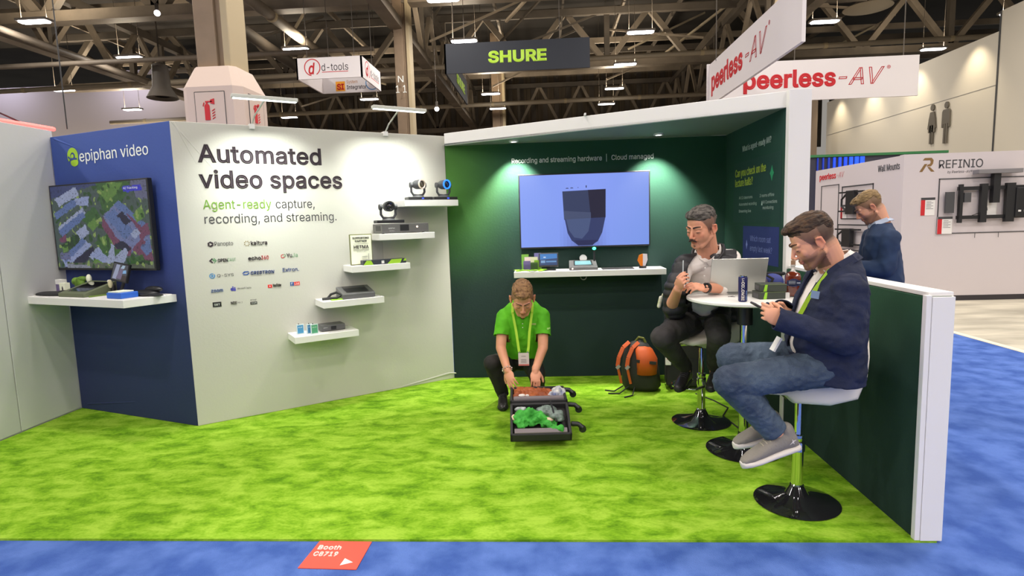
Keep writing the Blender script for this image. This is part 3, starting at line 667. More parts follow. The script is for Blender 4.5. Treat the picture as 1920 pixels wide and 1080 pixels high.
# outline lettering: AV
def peer(parent, o, d, w1, h, wa, gap):
    text('peerless', parent, o, d, w1, h, ink_red, bold=.045); e = Vector(o) + Vector(d) * (w1 + gap)
    text('-AV', parent, e, d, wa, h * 1.0, ink_red, outline=.012, shear=.25)
    text('®', parent, e + Vector(d) * (wa + .05) + Vector((0, 0, h * .75)), d, None, h * .28, ink_red)
peer(rs, (4.80, 14.75, 4.56), X, 2.15, .40, 1.05, .06)
text('peerless', rs, (4.0, 14.55, 4.50), Vector((0, -1, 0)), 2.2, .42, ink_red, bold=.045); text('-AV', rs, (4.0, 12.2, 4.50), Vector((0, -1, 0)), 1.15, .42, ink_red, outline=.012, shear=.25)
text('®', rs, (4.0, 11.0, 4.85), Vector((0, -1, 0)), None, .11, ink_red)

# ---------------- neighbouring booth
pb = mat('neighbour_wall', srgb(205, 196, 198), .8)
PX, PY = 6.05, 10.38
pw1 = box('wall_neighbour_front', (PX, PY, .09), (12.5, PY + .12, 2.5), pb, kind='structure', label='pale neighbouring booth wall headed REFINIO')
pw2 = box('wall_neighbour_side', (PX, PY + .12, .09), (PX + .12, 13.62, 2.49), pb, kind='structure', label='pale neighbouring booth side wall headed Wall Mounts')
box('baseboard_neighbour', (PX, PY - .005, 0), (12.5, PY + .12, .09), mat('base_dark', (.03, .025, .03), .6), kind='structure', label='dark base strip of the neighbouring booth')
WL[pw1.name] = Vector((0, 0, 0)); WL[pw2.name] = Vector((0, 0, 0))
text('REFINIO', pw1, (6.615, PY, 2.25), X, .71, .145, text_grey, bold=.006); text('by Peerless-AV®', pw1, (6.76, PY, 2.165), X, .40, .045, text_grey, shear=.2)
brn = mat('ink_bronze', (.22, .12, .035), .4)
flat([[(.253 + (u - .26) * .80, v) for u, v in q_] for q_ in [[(.32, 2.39), (.36, 2.43), (.50, 2.43), (.54, 2.39), (.53, 2.33), (.49, 2.29), (.40, 2.29), (.43, 2.32), (.47, 2.33), (.485, 2.36), (.47, 2.39)], [(.26, 2.20), (.36, 2.33), (.42, 2.33), (.32, 2.20)], [(.42, 2.28), (.47, 2.28), (.57, 2.20), (.50, 2.20)]]], pw1, (PX, PY, 0), X, brn, 'logo')
text('peerless', pw2, (PX, 13.42, 2.27), Vector((0, -1, 0)), .72, .13, ink_red, bold=.03); text('-AV', pw2, (PX, 12.66, 2.27), Vector((0, -1, 0)), .3, .12, ink_red, outline=.004, shear=.2)
text('Wall Mounts', pw2, (PX, 11.15, 2.27), Vector((0, -1, 0)), .66, .12, text_grey, bold=.012)
def wire_frame(name, parent_thing, u0, v0, u1, v1, xd, th=.02, m_=None):
    return flat([rect(u0, v0, u1 - u0, th), rect(u0, v1 - th, u1 - u0, th), rect(u0, v0, th, v1 - v0), rect(u1 - th, v0, th, v1 - v0)], parent_thing, (0, 0, 0), xd, m_ or text_grey, name, off=.012, thick=.012, world=False)
# mount display on front wall (local: x along wall)
md = thing('mount_display', 'black wall mount bracket assembly with grey top bar in a thin outline frame', 'mount', (PX + .58, PY, 1.15))
wire_frame('outline_frame', md, 0, 0, 1.75, .93, X, .014)
MB().bb((.50, -.20, .98), (1.20, -.05, 1.05)).build('top_bar', mat('bar_grey', srgb(125, 122, 125), .5), md, bevel=.006)
MB().bb((.79, -.14, .50), (.90, -.06, .98)).build('post', black_m, md)
for z in (.24, .72): MB().bb((.27, -.09, z), (1.36, -.05, z + .06)).build('rail', black_m, md)
for x_, w_ in ((.28, .05), (.62, .10), (1.02, .14)): MB().bb((x_, -.12, .18), (x_ + w_, -.06, .82)).build('upright', black_m, md)
MB().bb((1.16, -.14, .26), (1.36, -.08, .74)).build('bracket_plate', black_m, md, bevel=.01)
MB().bb((.08, -.08, .35), (.22, -.05, .70)).build('mesh_panel', dark_grey, md); MB().bb((1.40, -.08, .35), (1.54, -.05, .70)).build('mesh_panel', dark_grey, md)
MB().bb((.35, -.12, .52), (.46, -.07, .68)).build('small_box', dark_grey, md, bevel=.006)
MB().bb((1.20, -.15, .34), (1.24, -.14, .37)).build('white_label', white_pl, md); MB().bb((1.29, -.15, .34), (1.33, -.14, .37)).build('white_label', white_pl, md)
pts = [(.7 + .06 * math.cos(a), -.07, .38 + .09 * math.sin(a)) for a in [i * .5 for i in range(10)]]; MB().tube([(.52, -.07, .30)] + pts, .006, 6).build('cable', black_m, md)
for u in (.62, 1.0): MB().cyl((u, -.02, 0), (u, -.02, -.08), .004, seg=5).build('hook_wire', text_grey, md)
MB().bb((.78, -.012, .24), (.95, -.005, .55)).build('white_sheet', white_pl, md)
def red_card(loc, xd, label, w_=.23, h_=.30):
    t = thing('info_card', label, 'card', loc)
    flat([rect(0, 0, w_, h_)], t, (0, 0, 0), xd, white_pl, 'card_sheet', off=.01, thick=.008, world=False)
    flat([rect(0, 0, w_ * .3, h_ * .86)], t, (0, 0, 0), xd, ink_red, 'red_stripe', off=.012, thick=.002, world=False)
    flat([rect(0, h_ * .86, w_, h_ * .14)], t, (0, 0, 0), xd, text_grey, 'grey_header', off=.0125, thick=.002, world=False)
    flat([rect(w_ * .38, h_ * (.76 - .08 * k), w_ * (.5 if k % 2 else .35), h_ * .02) for k in range(6)], t, (0, 0, 0), xd, text_grey, 'fine_print', off=.0125, thick=.002, world=False)
    return t
red_card((PX + .30, PY, 1.47), X, 'red and white info card left of the black mount display'); red_card((PX + .575, PY - .02, 1.15), X, 'red and white info card on the lower corner of the display frame', .24, .29)
Ym = Vector((0, -1, 0))
for (ya_, z_, w_, h_, lb) in ((12.42, 1.42, 1.15, .66, 'upper black wall mount in an outline frame on the side wall'), (12.55, .80, 1.2, .52, 'lower black wall mount in an outline frame on the side wall')):
    t = thing('wall_mount', lb, 'mount', (PX, ya_, z_)); wire_frame('outline_frame', t, 0, 0, w_, h_, Ym, .02)
    for z in (h_ * .22, h_ * .78): MB().bb((-.12, -w_ * .85, z), (-.06, -.12, z + .03)).build('mount_arm', black_m, t)
    MB().bb((-.14, -w_ * .62, h_ * .15), (-.05, -w_ * .36, h_ * .85)).build('mount_plate', black_m, t, bevel=.01)
    MB().tube([(-.12, -w_ * .36, h_ * .75), (-.14, -w_ * .24, h_ * .6), (-.14, -w_ * .24, h_ * .4), (-.12, -w_ * .36, h_ * .25)], .02, 8).build('mount_loop', black_m, t)
red_card((PX, 12.44, 1.43), Ym, 'narrow red and white info card on the side wall frame', .24, .28)
t = thing('panel_outline', 'thin black rectangle outline on the neighbouring side wall', 'outline', (PX, 13.32, .6)); wire_frame('outline_frame', t, 0, 0, .77, 1.54, Ym, .012)
# blue lit booth behind
bl = box('wall_blue_lights', (8.2, 20, 0), (13, 20.2, 3.34), mat('dark_purple', (.035, .035, .06), .7), kind='structure', label='dark booth wall with glowing blue strips behind the neighbour')
MB().bb((8.2, 19.95, 3.34), (13, 20.05, 3.42)).build('green_rail', mat('rail_green', (.03, .18, .06), .6), bl)
for i in range(9): 
    MB().bb((8.9 + i * .17, 19.94, .4), (8.93 + i * .17 + .012 * i, 19.99, 3.32)).build('blue_light_strip', mat('glow_blue%d' % (i // 3), (.01, .03, .4), .5, emit=(.01, .10, 1.0), es=.2 + .5 * (i // 3)), bl)

t = thing('beacon_light', 'small red glowing lamp peeping over the booth corner', 'light', (-.66, 9.0, 0)); MB().ell((0, 0, 2.90), (.09, .09, .05)).build('red_dome', mat('glow_red', (.9, .1, .1), .5, emit=(1, .10, .08), es=3), t, smooth=True); MB().cyl((0, 0, 0), (0, 0, 2.88), .04, seg=12).build('post', dark_grey, t)
# ---------------- left: red strip, cables and arm spots above the left wall
rr_ = MB().cap((-4.75, 2.5, 2.56), (-5.05, 5.9, 2.68), .022, .022, seg=8).build('red_light_tube', mat('glow_red', (.9, .1, .1), .5, emit=(1, .10, .08), es=3), label='glowing red light tube above the left wall', cat='light')
t = thing('clamp_light', 'black clamp lights on thin rods above the left wall', 'light', (-4.7, 4.6, 2.62))
MB().tube([(.35, -1.4, .40), (-.1, -.2, .22), (-.45, 1.2, .05)], .008, 6).build('support_rod', black_m, t)
MB().cap((-.18, -.05, .20), (.02, .0, .24), .025, .03, seg=8).build('lamp_head', black_m, t); MB().cap((-.02, .1, .09), (-.2, .2, .0), .03, .035, seg=8).build('lamp_head', black_m, t)
MB().ell((.02, .06, .115), .02).build('lamp_lens', lamp_glow, t)
for q in ((-.05, .35), (.05, 1.0)): MB().cyl((q[0], q[1], .0), (q[0], q[1], 6), .006, seg=5).build('hanging_cable', black_m, t)
# ================================================================ BOOTH THINGS
def shelf(label, s, z, L, d, on, ang, th=.057, group=None):
    o = on(s, 0, z); return MB().bb((0, -d, -th), (L, -.001, 0)).build('wall_shelf', white_pl, loc=tuple(o), rz=ang, bevel=.003, label=label, cat='shelf', group=group)
shelf('lowest white floating shelf on the diagonal wall, with three cards', .745, .69, .54, .28, onW, angW)
shelf('second lowest white floating shelf, with cable and grey console', .995, .962, .535, .29, onW, angW)
shelf('middle white floating shelf, with framed certificate', 1.262, 1.246, .54, .27, onW, angW)
shelf('second highest white floating shelf, with grey rack box', 1.518, 1.516, .535, .285, onW, angW)
shelf('top white floating shelf, with two cameras', 1.772, 1.811, .54, .285, onW, angW)
bsh = onB(0, 0, 1.095)
blue_shelf = MB().prism([(0.0, -.002), (0.0, -.385), (1.335, -.385), (1.405, -.002)], -.06, 0).build('wall_shelf', white_pl, loc=tuple(bsh), rz=angB, bevel=.003, label='wide white shelf below the aerial-view screen on the blue wall', cat='shelf')
gs = thing('wall_shelf', 'long white shelf below the big screen on the green wall', 'shelf', (-.312, Y1, 1.11))
MB().bb((0, -.285, -.056), (1.43, -.001, 0)).build('shelf_board', white_pl, gs, bevel=.003)
MB().tube([(.66 + .028 * math.cos(a), -.24, -.062 + .03 * math.sin(a)) for a in [math.pi + i * math.pi / 8 for i in range(9)]], .006, 6).build('cable_loop', mid_grey, gs)

# screens -------------------------------------------------------
def screen_shape(polys, W, H, parent, m_, name='screen_image', y=-.0015):
    b = MB()
    for i, (col, P) in enumerate(polys):
        P = [(min(max(u, 0), 1) * W, min(max(v, 0), 1) * H) for u, v in P]
        cc = col if isinstance(col[0], (int, float)) else col[0]
        yy = y - .00004 * (i + 1)
        b.add([(p[0], yy, p[1]) for p in P], [tuple(range(len(P)))], srgb(*cc))
    o = b.build(name, m_, parent); return o
scr_m = mat('screen_glow', (0, 0, 0), .35, emit=(1, 1, 1), es=1.0, attr=True)
scr_m.node_tree.links.remove(scr_m.node_tree.nodes['Principled BSDF'].inputs['Base Color'].links[0])
tv = thing('television', 'large wall screen showing the aerial view of brick campus buildings', 'television', tuple(onB(.035, .0, 1.29)), angB)
W_, H_ = 1.262, .728
MB().bb((0, -.075, 0), (W_, -.035, H_)).build('screen_body', black_m, tv, bevel=.004)
MB().bb((W_ * .2, -.035, H_ * .15), (W_ * .8, -.004, H_ * .85)).build('wall_bracket', dark_grey, tv)
q = lambda s: [tuple(map(float, p.split(','))) for p in s.split()]
gl, gr, gd = (92, 128, 62), (58, 92, 50), (40, 62, 44); pv = (150, 160, 190); rf = (92, 112, 160); rl = (140, 152, 190); bk = (112, 66, 92); dk = (38, 38, 62)
aer = [((70, 84, 82), q('0,0 1,0 1,1 0,1')), ((60, 68, 110), q('0,.86 .55,1 0,1')), (pv, q('.04,.85 .28,.98 .32,.88 .08,.76')), (rf, q('.02,.68 .26,.84 .28,.76 .03,.60')), (rl, q('.26,.84 .42,.86 .40,.74 .28,.76')),
  (gr, q('.5,1 .82,1 .84,.9 .7,.72 .62,.62 .54,.7')), (gl, q('.52,.92 .62,1 .78,.99 .7,.86 .6,.76')), (gr, q('.30,.60 .46,.74 .52,.62 .42,.46')), (gl, q('.36,.52 .45,.60 .50,.52 .42,.44')), ((98, 100, 128), q('.84,1 1,1 1,.78 .9,.8')),
  (pv, q('.04,.5 .34,.73 .36,.66 .06,.42')), (rf, q('.04,.46 .33,.68 .36,.62 .08,.38')), (bk, q('.04,.36 .12,.42 .12,.34 .05,.30')), (gd, q('.05,.28 .3,.46 .34,.36 .16,.22')), (pv, q('.24,.44 .34,.52 .38,.42 .28,.34')),
  (gl, q('.06,.26 .13,.32 .13,.22 .07,.18')), (rl, q('.05,.10 .32,.34 .40,.28 .08,.0')), (dk, q('.07,.0 .40,.27 .41,.17 .22,0')), (rf, q('.06,.13 .30,.36 .34,.32 .08,.06')), (gr, q('.42,.3 .6,.44 .66,.3 .56,.1')), (gl, q('.48,.36 .58,.40 .6,.3 .52,.26')),
  (pv, q('.35,.14 .46,.26 .60,.0 .48,0')), (rl, q('.36,.16 .46,.24 .58,.08 .52,.02')), ((110, 118, 160), q('.54,.62 .72,.78 .98,.45 .99,.30 .86,.26 .78,.16 .66,.30')), (bk, q('.52,.5 .54,.60 .68,.32 .80,.24 .78,.14 .66,.20')), (rf, q('.56,.62 .66,.70 .84,.42 .74,.34')),
  (rf, q('.66,.74 .73,.78 .96,.50 .90,.44')), (dk, q('.68,.62 .74,.66 .82,.54 .76,.50')), (bk, q('.76,.66 .82,.60 .93,.46 .88,.44')), (bk, q('.86,.44 .98,.52 .99,.40 .90,.32')), (pv, q('.80,.40 .86,.46 .90,.40 .84,.34')), (bk, q('.80,.22 .96,.05 1,.10 .99,.26 .90,.34')), (rf, q('.88,.24 .98,.34 .99,.2 .94,.14')),
  (dk, q('.62,.28 .72,.32 .80,.22 .70,.16')), (gr, q('.60,.24 .70,.22 .72,.12 .64,.10')), (pv, q('.50,.0 .56,.18 .60,.3 .63,.26 .62,.14 .74,.24 .76,.18 .68,0')), (gl, q('.36,.0 .40,.12 .5,.06 .5,0')), (gr, q('.76,.12 .9,.16 .94,.0 .8,.0')), (gd, q('.84,.08 .97,.1 .98,0 .86,0')),
  (gl, q('.84,.62 .94,.72 .96,.58 .88,.52')), ((90, 96, 84), q('.10,0 1,0 1,.05 .10,.07')), ((132, 136, 150), q('.10,0 .35,0 .35,.03 .10,.05')), ((100, 104, 140), q('.03,.15 .14,.15 .14,.19 .03,.19')), ((100, 104, 140), q('.03,.10 .15,.10 .15,.14 .03,.14')), ((60, 60, 190), q('.77,.87 .95,.88 .95,.95 .77,.94'))]
ng, mg = 132, 76; rngc = random.Random(11); b = MB(); PL = [(tuple(int(v * .98) for v in c), P, min(p[0] for p in P), max(p[0] for p in P), min(p[1] for p in P), max(p[1] for p in P)) for c, P in aer]
def in_poly(u, v, P):
    r_ = False
    for i in range(len(P)):
        a, c = P[i], P[i - 1]
        if (a[1] > v) != (c[1] > v) and u < (c[0] - a[0]) * (v - a[1]) / (c[1] - a[1]) + a[0]: r_ = not r_
    return r_
SW, SH = W_ - .03, H_ - .03
for i in range(ng):
    for j in range(mg):
        u, v = (i + .5) / ng, (j + .5) / mg; uu = u + .010 * noise.noise(Vector((u * 30, v * 20, 0))); vv = v + .014 * noise.noise(Vector((u * 30, v * 20, 5)))
        c = PL[0][0]
        for cc, P, a0, a1, b0, b1 in PL[1:]:
            if a0 <= uu <= a1 and b0 <= vv <= b1 and in_poly(uu, vv, P): c = cc
        n1 = noise.noise(Vector((u * 22, v * 13, 2))); n2 = noise.noise(Vector((u * 60, v * 36, 9)))
        if c[1] > c[2] + 8 or c == PL[0][0]: 
            if n1 > .30: c = (44, 74, 40)
            elif n1 < -.38: c = (128, 150, 84)
        elif n2 > .35: c = tuple(int(k * .72) for k in c)
        k = (1 + .13 * n2) * .88; c = tuple(max(0, min(255, int(q_ * k))) for q_ in c)
        x0_, x1_, z0_, z1_ = SW * i / ng, SW * (i + 1) / ng, SH * j / mg, SH * (j + 1) / mg
        b.add([(x0_, 0, z0_), (x1_, 0, z0_), (x1_, 0, z1_), (x0_, 0, z1_)], [(0, 1, 2, 3)], srgb(*c))
so = b.build('screen_image', scr_m, tv, loc=(.015, -.0755, .018))
text('AI Tracking', tv, (W_ * .775, -.081, H_ * .895), (1, 0, 0), .17, .018, text_white, world=False, off=0)
tv2 = thing('television', 'large wall screen showing a pale blue picture with a dark block', 'television', (-.255, Y1, 1.316))
W2, H2 = 1.262, .72
MB().bb((0, -.07, 0), (W2, -.03, H2)).build('screen_body', black_m, tv2, bevel=.004); MB().bb((W2 * .2, -.03, .1), (W2 * .8, -.004, .6)).build('wall_bracket', dark_grey, tv2)
b = MB(); nx, nz = 36, 22
def mixc(a, c, t): t = max(0, min(1, t)); return tuple(a[i] + (c[i] - a[i]) * t for i in range(3))
for i in range(nx):
    for j in range(nz):
        u, v = (i + .5) / nx, (j + .5) / nz
        c = mixc((136, 158, 246), (120, 150, 228), abs(u - .5) * 1.2 + (1 - v) * .3); c = mixc(c, (134, 160, 244), max(0, 1 - 3 * abs(u - .02)))
        du = abs(u - .495) / .2; c = mixc(c, (92, 105, 170), (1 - du) * (.55 - v) * 1.6) if v < .55 and du < 1 else c
        x0_, x1_, z0_, z1_ = .012 + (W2 - .024) * i / nx, .012 + (W2 - .024) * (i + 1) / nx, .016 + (H2 - .028) * j / nz, .016 + (H2 - .028) * (j + 1) / nz
        b.add([(x0_, -.0705, z0_), (x1_, -.0705, z0_), (x1_, -.0705, z1_), (x0_, -.0705, z1_)], [(0, 1, 2, 3)], srgb(*c))
b.build('screen_image', scr_m, tv2)
pic = [((48, 58, 92), q('.335,.76 .665,.775 .662,.40 .345,.38')), ((28, 26, 52), q('.53,.77 .665,.775 .662,.40 .55,.39')), ((66, 76, 108), q('.345,.50 .55,.47 .55,.39 .345,.38')), ((46, 56, 100), q('.35,.385 .66,.40 .635,.20 .60,.08 .55,.03 .45,.03 .40,.10 .37,.20')), ((70, 84, 124), q('.36,.385 .55,.395 .53,.22 .48,.12 .42,.14 .38,.24')), ((36, 40, 82), q('.42,.10 .60,.10 .56,.03 .45,.03')),
       ((40, 40, 70), q('.36,.795 .385,.795 .38,.805 .365,.805')), ((40, 40, 70), q('.395,.797 .42,.797 .415,.807 .40,.807')), ((60, 60, 90), q('.453,.80 .458,.80 .458,.81 .453,.81')), ((30, 30, 50), q('.514,.80 .521,.80 .521,.83 .514,.83'))]
o = screen_shape(pic, W2, H2, tv2, scr_m, 'dark_block', y=-.0712)

# devices --------------------------------------------------------
def ptz(loc, rz, lens_m, ring_m, label, sc=1.0, yaw=0, led=True):
    t = thing('conference_camera', label, 'camera', tuple(loc), rz); k = sc
    MB().prism([(-.115 * k, -.055 * k), (.115 * k, -.055 * k), (.105 * k, .065 * k), (-.105 * k, .065 * k)], 0.006, .03 * k).build('base', black_m, t, bevel=.004)
    MB().lathe([(.055 * k, .03 * k), (.045 * k, .042 * k), (.001, .045 * k)], seg=24).build('turntable', dark_grey, t, smooth=True)
    pts = [(-.062 * k, 0, .125 * k), (-.062 * k, 0, .075 * k), (-.045 * k, 0, .05 * k), (0, 0, .044 * k), (.045 * k, 0, .05 * k), (.062 * k, 0, .075 * k), (.062 * k, 0, .125 * k)]
    MB().tube(pts, .010 * k, 10).build('yoke', dark_grey, t, smooth=True)
    for sx in (-1, 1): MB().cyl((sx * .052 * k, 0, .135 * k), (sx * .075 * k, 0, .135 * k), .024 * k, seg=18).build('side_cap', dark_grey, t, bevel=.003, smooth=True)
    Mh = Matrix.Rotation(yaw, 3, 'Z') @ Matrix.Rotation(R(-90), 3, 'X') @ Matrix.Rotation(math.pi, 3, 'X')
    Mh = Matrix.Rotation(yaw, 3, 'Z') @ Matrix.Rotation(R(90), 3, 'X')
    hd = MB().lathe([(.001, -.05 * k), (.03 * k, -.045 * k), (.04 * k, -.02 * k), (.042 * k, .04 * k), (.036 * k, .05 * k)], (0, 0, .14 * k), 24, M=Mh).build('camera_head', dark_grey, t, smooth=True)
    MB().lathe([(.036 * k, .048 * k), (.043 * k, .05 * k), (.043 * k, .058 * k), (.033 * k, .06 * k), (.030 * k, .05 * k)], (0, 0, .14 * k), 24, M=Mh).build('lens_ring', ring_m, t, smooth=True)
    MB().lathe([(.034 * k, .049 * k), (.030 * k, .052 * k), (.018 * k, .050 * k), (.012 * k, .054 * k), (.001, .056 * k)], (0, 0, .14 * k), 24, M=Mh).build('lens', lens_m, t, smooth=True)
    if led: MB().bb((.01 * k, -.057 * k, .012 * k), (.03 * k, -.054 * k, .022 * k)).build('status_light', mat('led_blue', (.02, .05, .5), .4, emit=(.05, .1, 1), es=1.2), t)
    return t
lens_dk = mat('lens_glass', (.01, .01, .012), .08, coat=1); bluering = mat('ring_glow_blue', (.02, .1, .8), .4, emit=(.02, .20, 1), es=1.6); beige = mat('ring_beige', (.5, .4, .33), .4); lens_br = mat('lens_brown', (.06, .045, .03), .15, coat=1)
ptz(onW(1.955, .17, 1.811), angW, lens_br, beige, 'small black pan-tilt camera with beige lens ring on the top shelf', 1.05, .35)
ptz(onW(2.215, .17, 1.811), angW, lens_dk, bluering, 'small black pan-tilt camera with glowing blue lens ring on the top shelf', 1.05, .25)
ptz(onW(1.66, .155, 1.516 + .088), angW, lens_dk, black_m, 'all-black pan-tilt camera standing on the grey rack box', 1.12, -.1, led=False)
MB().tube([onW(2.06, .08, 1.818), onW(2.075, .03, 1.85), onW(2.11, .05, 1.822), onW(2.15, .12, 1.818)], .006, 6).build('white_cable', white_pl, label='short white cable between the two cameras on the top shelf', cat='cable')
t = thing('rack_box', 'wide grey rack box with black display on the second highest shelf', 'device', tuple(onW(1.555, .0, 1.516)), angW)
MB().bb((0, -.26, .006), (.45, -.02, .088)).build('case', mid_grey, t, bevel=.004); MB().bb((.17, -.262, .022), (.255, -.259, .076)).build('display', black_m, t)
MB().cyl((.335, -.259, .055), (.335, -.264, .055), .009, seg=14).build('power_button', mat('glow_warm', (1, .8, .7), .4, emit=(1, .75, .6), es=1.2), t)
MB().bb((-.002, -.22, .025), (0, -.10, .07)).build('side_vent', black_m, t); text('epiphan', t, (.06, -.2605, .043), (1, 0, 0), .06, .012, text_white, world=False, off=0); text('Pearl Nexus', t, (.07, -.2605, .022), (1, 0, 0), .045, .006, text_white, world=False, off=0)
for x_ in (.03, .42): MB().cyl((x_, -.2, 0), (x_, -.2, .007), .012, seg=10).build('foot', black_m, t)
# certificate frame on the middle shelf
t = thing('certificate_frame', 'upright framed certificate reading SUPPORTING PARTNER HETMA', 'frame', tuple(onW(1.285, .165, 1.246)), angW)
paper = mat('paper_cream', srgb(238, 240, 214), .6, emit=srgb(238, 240, 214), es=.06); gold = mat('frame_olive', srgb(120, 122, 80), .5)
MB().prism([(0, 0), (.205, 0), (.205, .012), (0, .012)], 0, .275).build('frame_panel', gold, t, bevel=.004)
MB().bb((.009, -.002, .009), (.196, 0, .266)).build('certificate_paper', paper, t)
for s_, x_, z_, w_, h_, bd in (('SUPPORTING', .028, .232, .15, .018, .02), ('PARTNER', .05, .205, .105, .018, .02), ('HETMA', .035, .148, .135, .030, .03), ('THE HIGHER EDUCATION TECHNOLOGY', .03, .125, .14, .006, 0), ('MANAGERS ALLIANCE', .06, .115, .085, .006, 0)):
    text(s_, t, (x_, -.003, z_), (1, 0, 0), w_, h_, text_dark, bold=bd, world=False, off=0)
flat([rect(.03, .137, .145, .0015), rect(.035, .19, .135, .0012), rect(.105, .03, .05, .002), rect(.105, .045, .05, .002), rect(.105, .06, .04, .002), rect(.165, .03, .002, .07), rect(.105, .075, .05, .002)], t, (0, 0, 0), (1, 0, 0), text_grey, 'fine_print', off=.004, thick=.001, world=False)
t = thing('rack_strip', 'flat black and green rack unit lying on the middle shelf', 'device', tuple(onW(1.37, 0, 1.246)), angW)
MB().bb((0, -.255, .0), (.40, -.172, .042)).build('case', mat('case_navy', (.03, .035, .05), .5), t, bevel=.003)
flat([[(.0, .002), (.09, .002), (.07, .04), (.03, .04)], [(.22, .002), (.34, .002), (.36, .04), (.26, .04)], [(.37, .02), (.40, .02), (.40, .04), (.385, .04)]], t, (0, -.256, 0), (1, 0, 0), ink_lime, 'green_tones', world=False, off=.001)
flat([rect(.165, .008, .025, .025)], t, (0, -.256, 0), (1, 0, 0), white_pl, 'white_mark', world=False, off=.002)
t = thing('acrylic_stand', 'clear empty acrylic sheet stand on the middle shelf', 'stand', tuple(onW(1.50, 0, 1.246)), angW)
MB().bb((0, -.07, 0), (.12, -.066, .2)).build('clear_panel', mat('clear_acrylic', (.9, .9, .95), .05, trans=1, ior=1.1), t)
# second lowest shelf
t = thing('touch_console', 'grey slanted touch console on the second lowest shelf', 'device', tuple(onW(1.17, 0, .962)), angW)
MB().add([(0, -.26, 0), (.29, -.26, 0), (.29, -.05, 0), (0, -.05, 0), (0, -.26, .045), (.29, -.26, .045), (.29, -.05, .095), (0, -.05, .095)], [(0, 3, 2, 1), (4, 5, 6, 7), (0, 1, 5, 4), (1, 2, 6, 5), (2, 3, 7, 6), (3, 0, 4, 7)]).build('case', mat('case_graphite', srgb(92, 92, 92), .5), t, bevel=.006)
MB().add([(.05, -.22, .0565), (.24, -.22, .0565), (.24, -.07, .0925), (.05, -.07, .0925)], [(0, 1, 2, 3)]).build('touch_screen', lens_dk, t)
MB().add([(.045, -.225, .0555), (.245, -.225, .0555), (.245, -.065, .0936), (.045, -.065, .0936)], [(0, 1, 2, 3)]).build('screen_rim', black_m, t)
c0 = onW(1.06, .16, .968)
MB().tube([c0 + Vector((.0, .0, 0)), c0 + Vector((.03, .02, .04)), c0 + Vector((.08, .02, .055)), c0 + Vector((.12, .03, .03)), c0 + Vector((.09, -.01, .01)), c0 + Vector((.03, -.02, .01)), c0 + Vector((-.03, -.03, .006))], .011, 8).build('black_cable', black_m, label='coil of black cable beside the grey console on the shelf', cat='cable')
MB().bb((0, -.06, 0), (.10, 0, .008)).build('lime_card', lime, loc=tuple(onW(1.08, .19, .962)), rz=angW, label='lime green card lying left of the grey console', cat='card')
# lowest shelf: cards and small box
for k, (s_, d_, c_, lb) in enumerate(((.79, .16, (.05, .25, .45), 'small light blue card standing leftmost on the lowest shelf'), (.865, .20, (.05, .22, .42), 'small blue card standing behind the green card on the lowest shelf'), (.89, .235, (.08, .35, .18), 'small green card standing on the lowest shelf'))):
    t = thing('pin_card', lb, 'card', tuple(onW(s_, d_, .69)), angW + .1)
    MB().bb((0, 0, 0), (.062, .012, .085)).build('card_sheet', mat('card_rim', (.6, .7, .7), .5), t); flat([rect(.006, .008, .05, .07)], t, (0, 0, 0), (1, 0, 0), mat('card_col%d' % k, c_, .5), 'card_print', world=False, off=.001, thick=.0008)
    text('PLUG', t, (.014, -.002, .055), (1, 0, 0), .033, .01, text_white, world=False, off=0); MB().ell((.02, .006, .09), .005).build('pin', black_m, t)
t = thing('streaming_box', 'small dark grey box with tiny display on the lowest shelf', 'device', tuple(onW(.985, 0, .69)), angW)
MB().bb((0, -.19, .003), (.21, -.04, .055)).build('case', mat('case_graphite', srgb(92, 92, 92), .5), t, bevel=.006); MB().bb((.085, -.192, .012), (.13, -.189, .042)).build('display', black_m, t); text('epiphan', t, (.02, -.1915, .032), (1, 0, 0), .035, .006, text_white, world=False, off=0)

# blue wall shelf things (local frame of the blue wall)
def bloc(s, d, z=1.095): return tuple(onB(s, d, z))
MB().ell((.22, -.0, .012), (.24, .09, .016)).ell((.36, .02, .02), (.12, .05, .022)).build('cloth_bundle', soft_black, loc=bloc(.02, .24), rz=angB, smooth=True, label='flat bundle of black cloth at the left end of the blue wall shelf', cat='cloth')
t = thing('leaflet_box', 'small purple and white box behind the black cloth bundle', 'box', bloc(.20, .16), angB)
MB().bb((0, -.04, 0), (.075, 0, .09)).build('box_body', mat('box_purple', srgb(120, 105, 150), .6), t); MB().bb((.005, -.045, .085), (.08, .0, .125)).build('white_flap', white_pl, t)
t = thing('leaflet_box', 'small white box printed with a dark figure', 'box', bloc(.30, .19), angB)
MB().bb((0, -.04, 0), (.075, 0, .10)).build('box_body', paper, t); flat([[(.03, .02), (.05, .02), (.048, .06), (.04, .075), (.032, .06)]], t, (0, -.04, 0), (1, 0, 0), text_dark, 'figure_print', world=False, off=.001, thick=.0008)
MB().ell((0, 0, .07), (.06, .03, .07)).ell((-.05, .0, .10), (.045, .03, .035)).ell((.02, .01, .12), (.05, .03, .025)).build('green_pouch', mat('pouch_green', srgb(110, 150, 50), .6, noise_amt=.5, noise_scale=25), loc=bloc(.36, .10), rz=angB, smooth=True, label='crumpled green pouch behind the small boxes', cat='pouch')
t = thing('pocket_camera', 'tiny white camera figure standing beside the green pouch', 'camera', bloc(.46, .08), angB)
MB().cyl((0, 0, 0), (0, 0, .012), .03, seg=14).build('base', white_pl, t); MB().cap((0, 0, .02), (0, 0, .08), .012).build('stem', white_pl, t, smooth=True); MB().ell((0, -.005, .125), (.024, .02, .036)).build('head', paper, t, smooth=True)
olive = mat('case_olive', srgb(96, 104, 78), .5)
t = thing('touch_console', 'olive slanted touch console with dark screen on the blue wall shelf', 'device', bloc(.45, .33), angB)
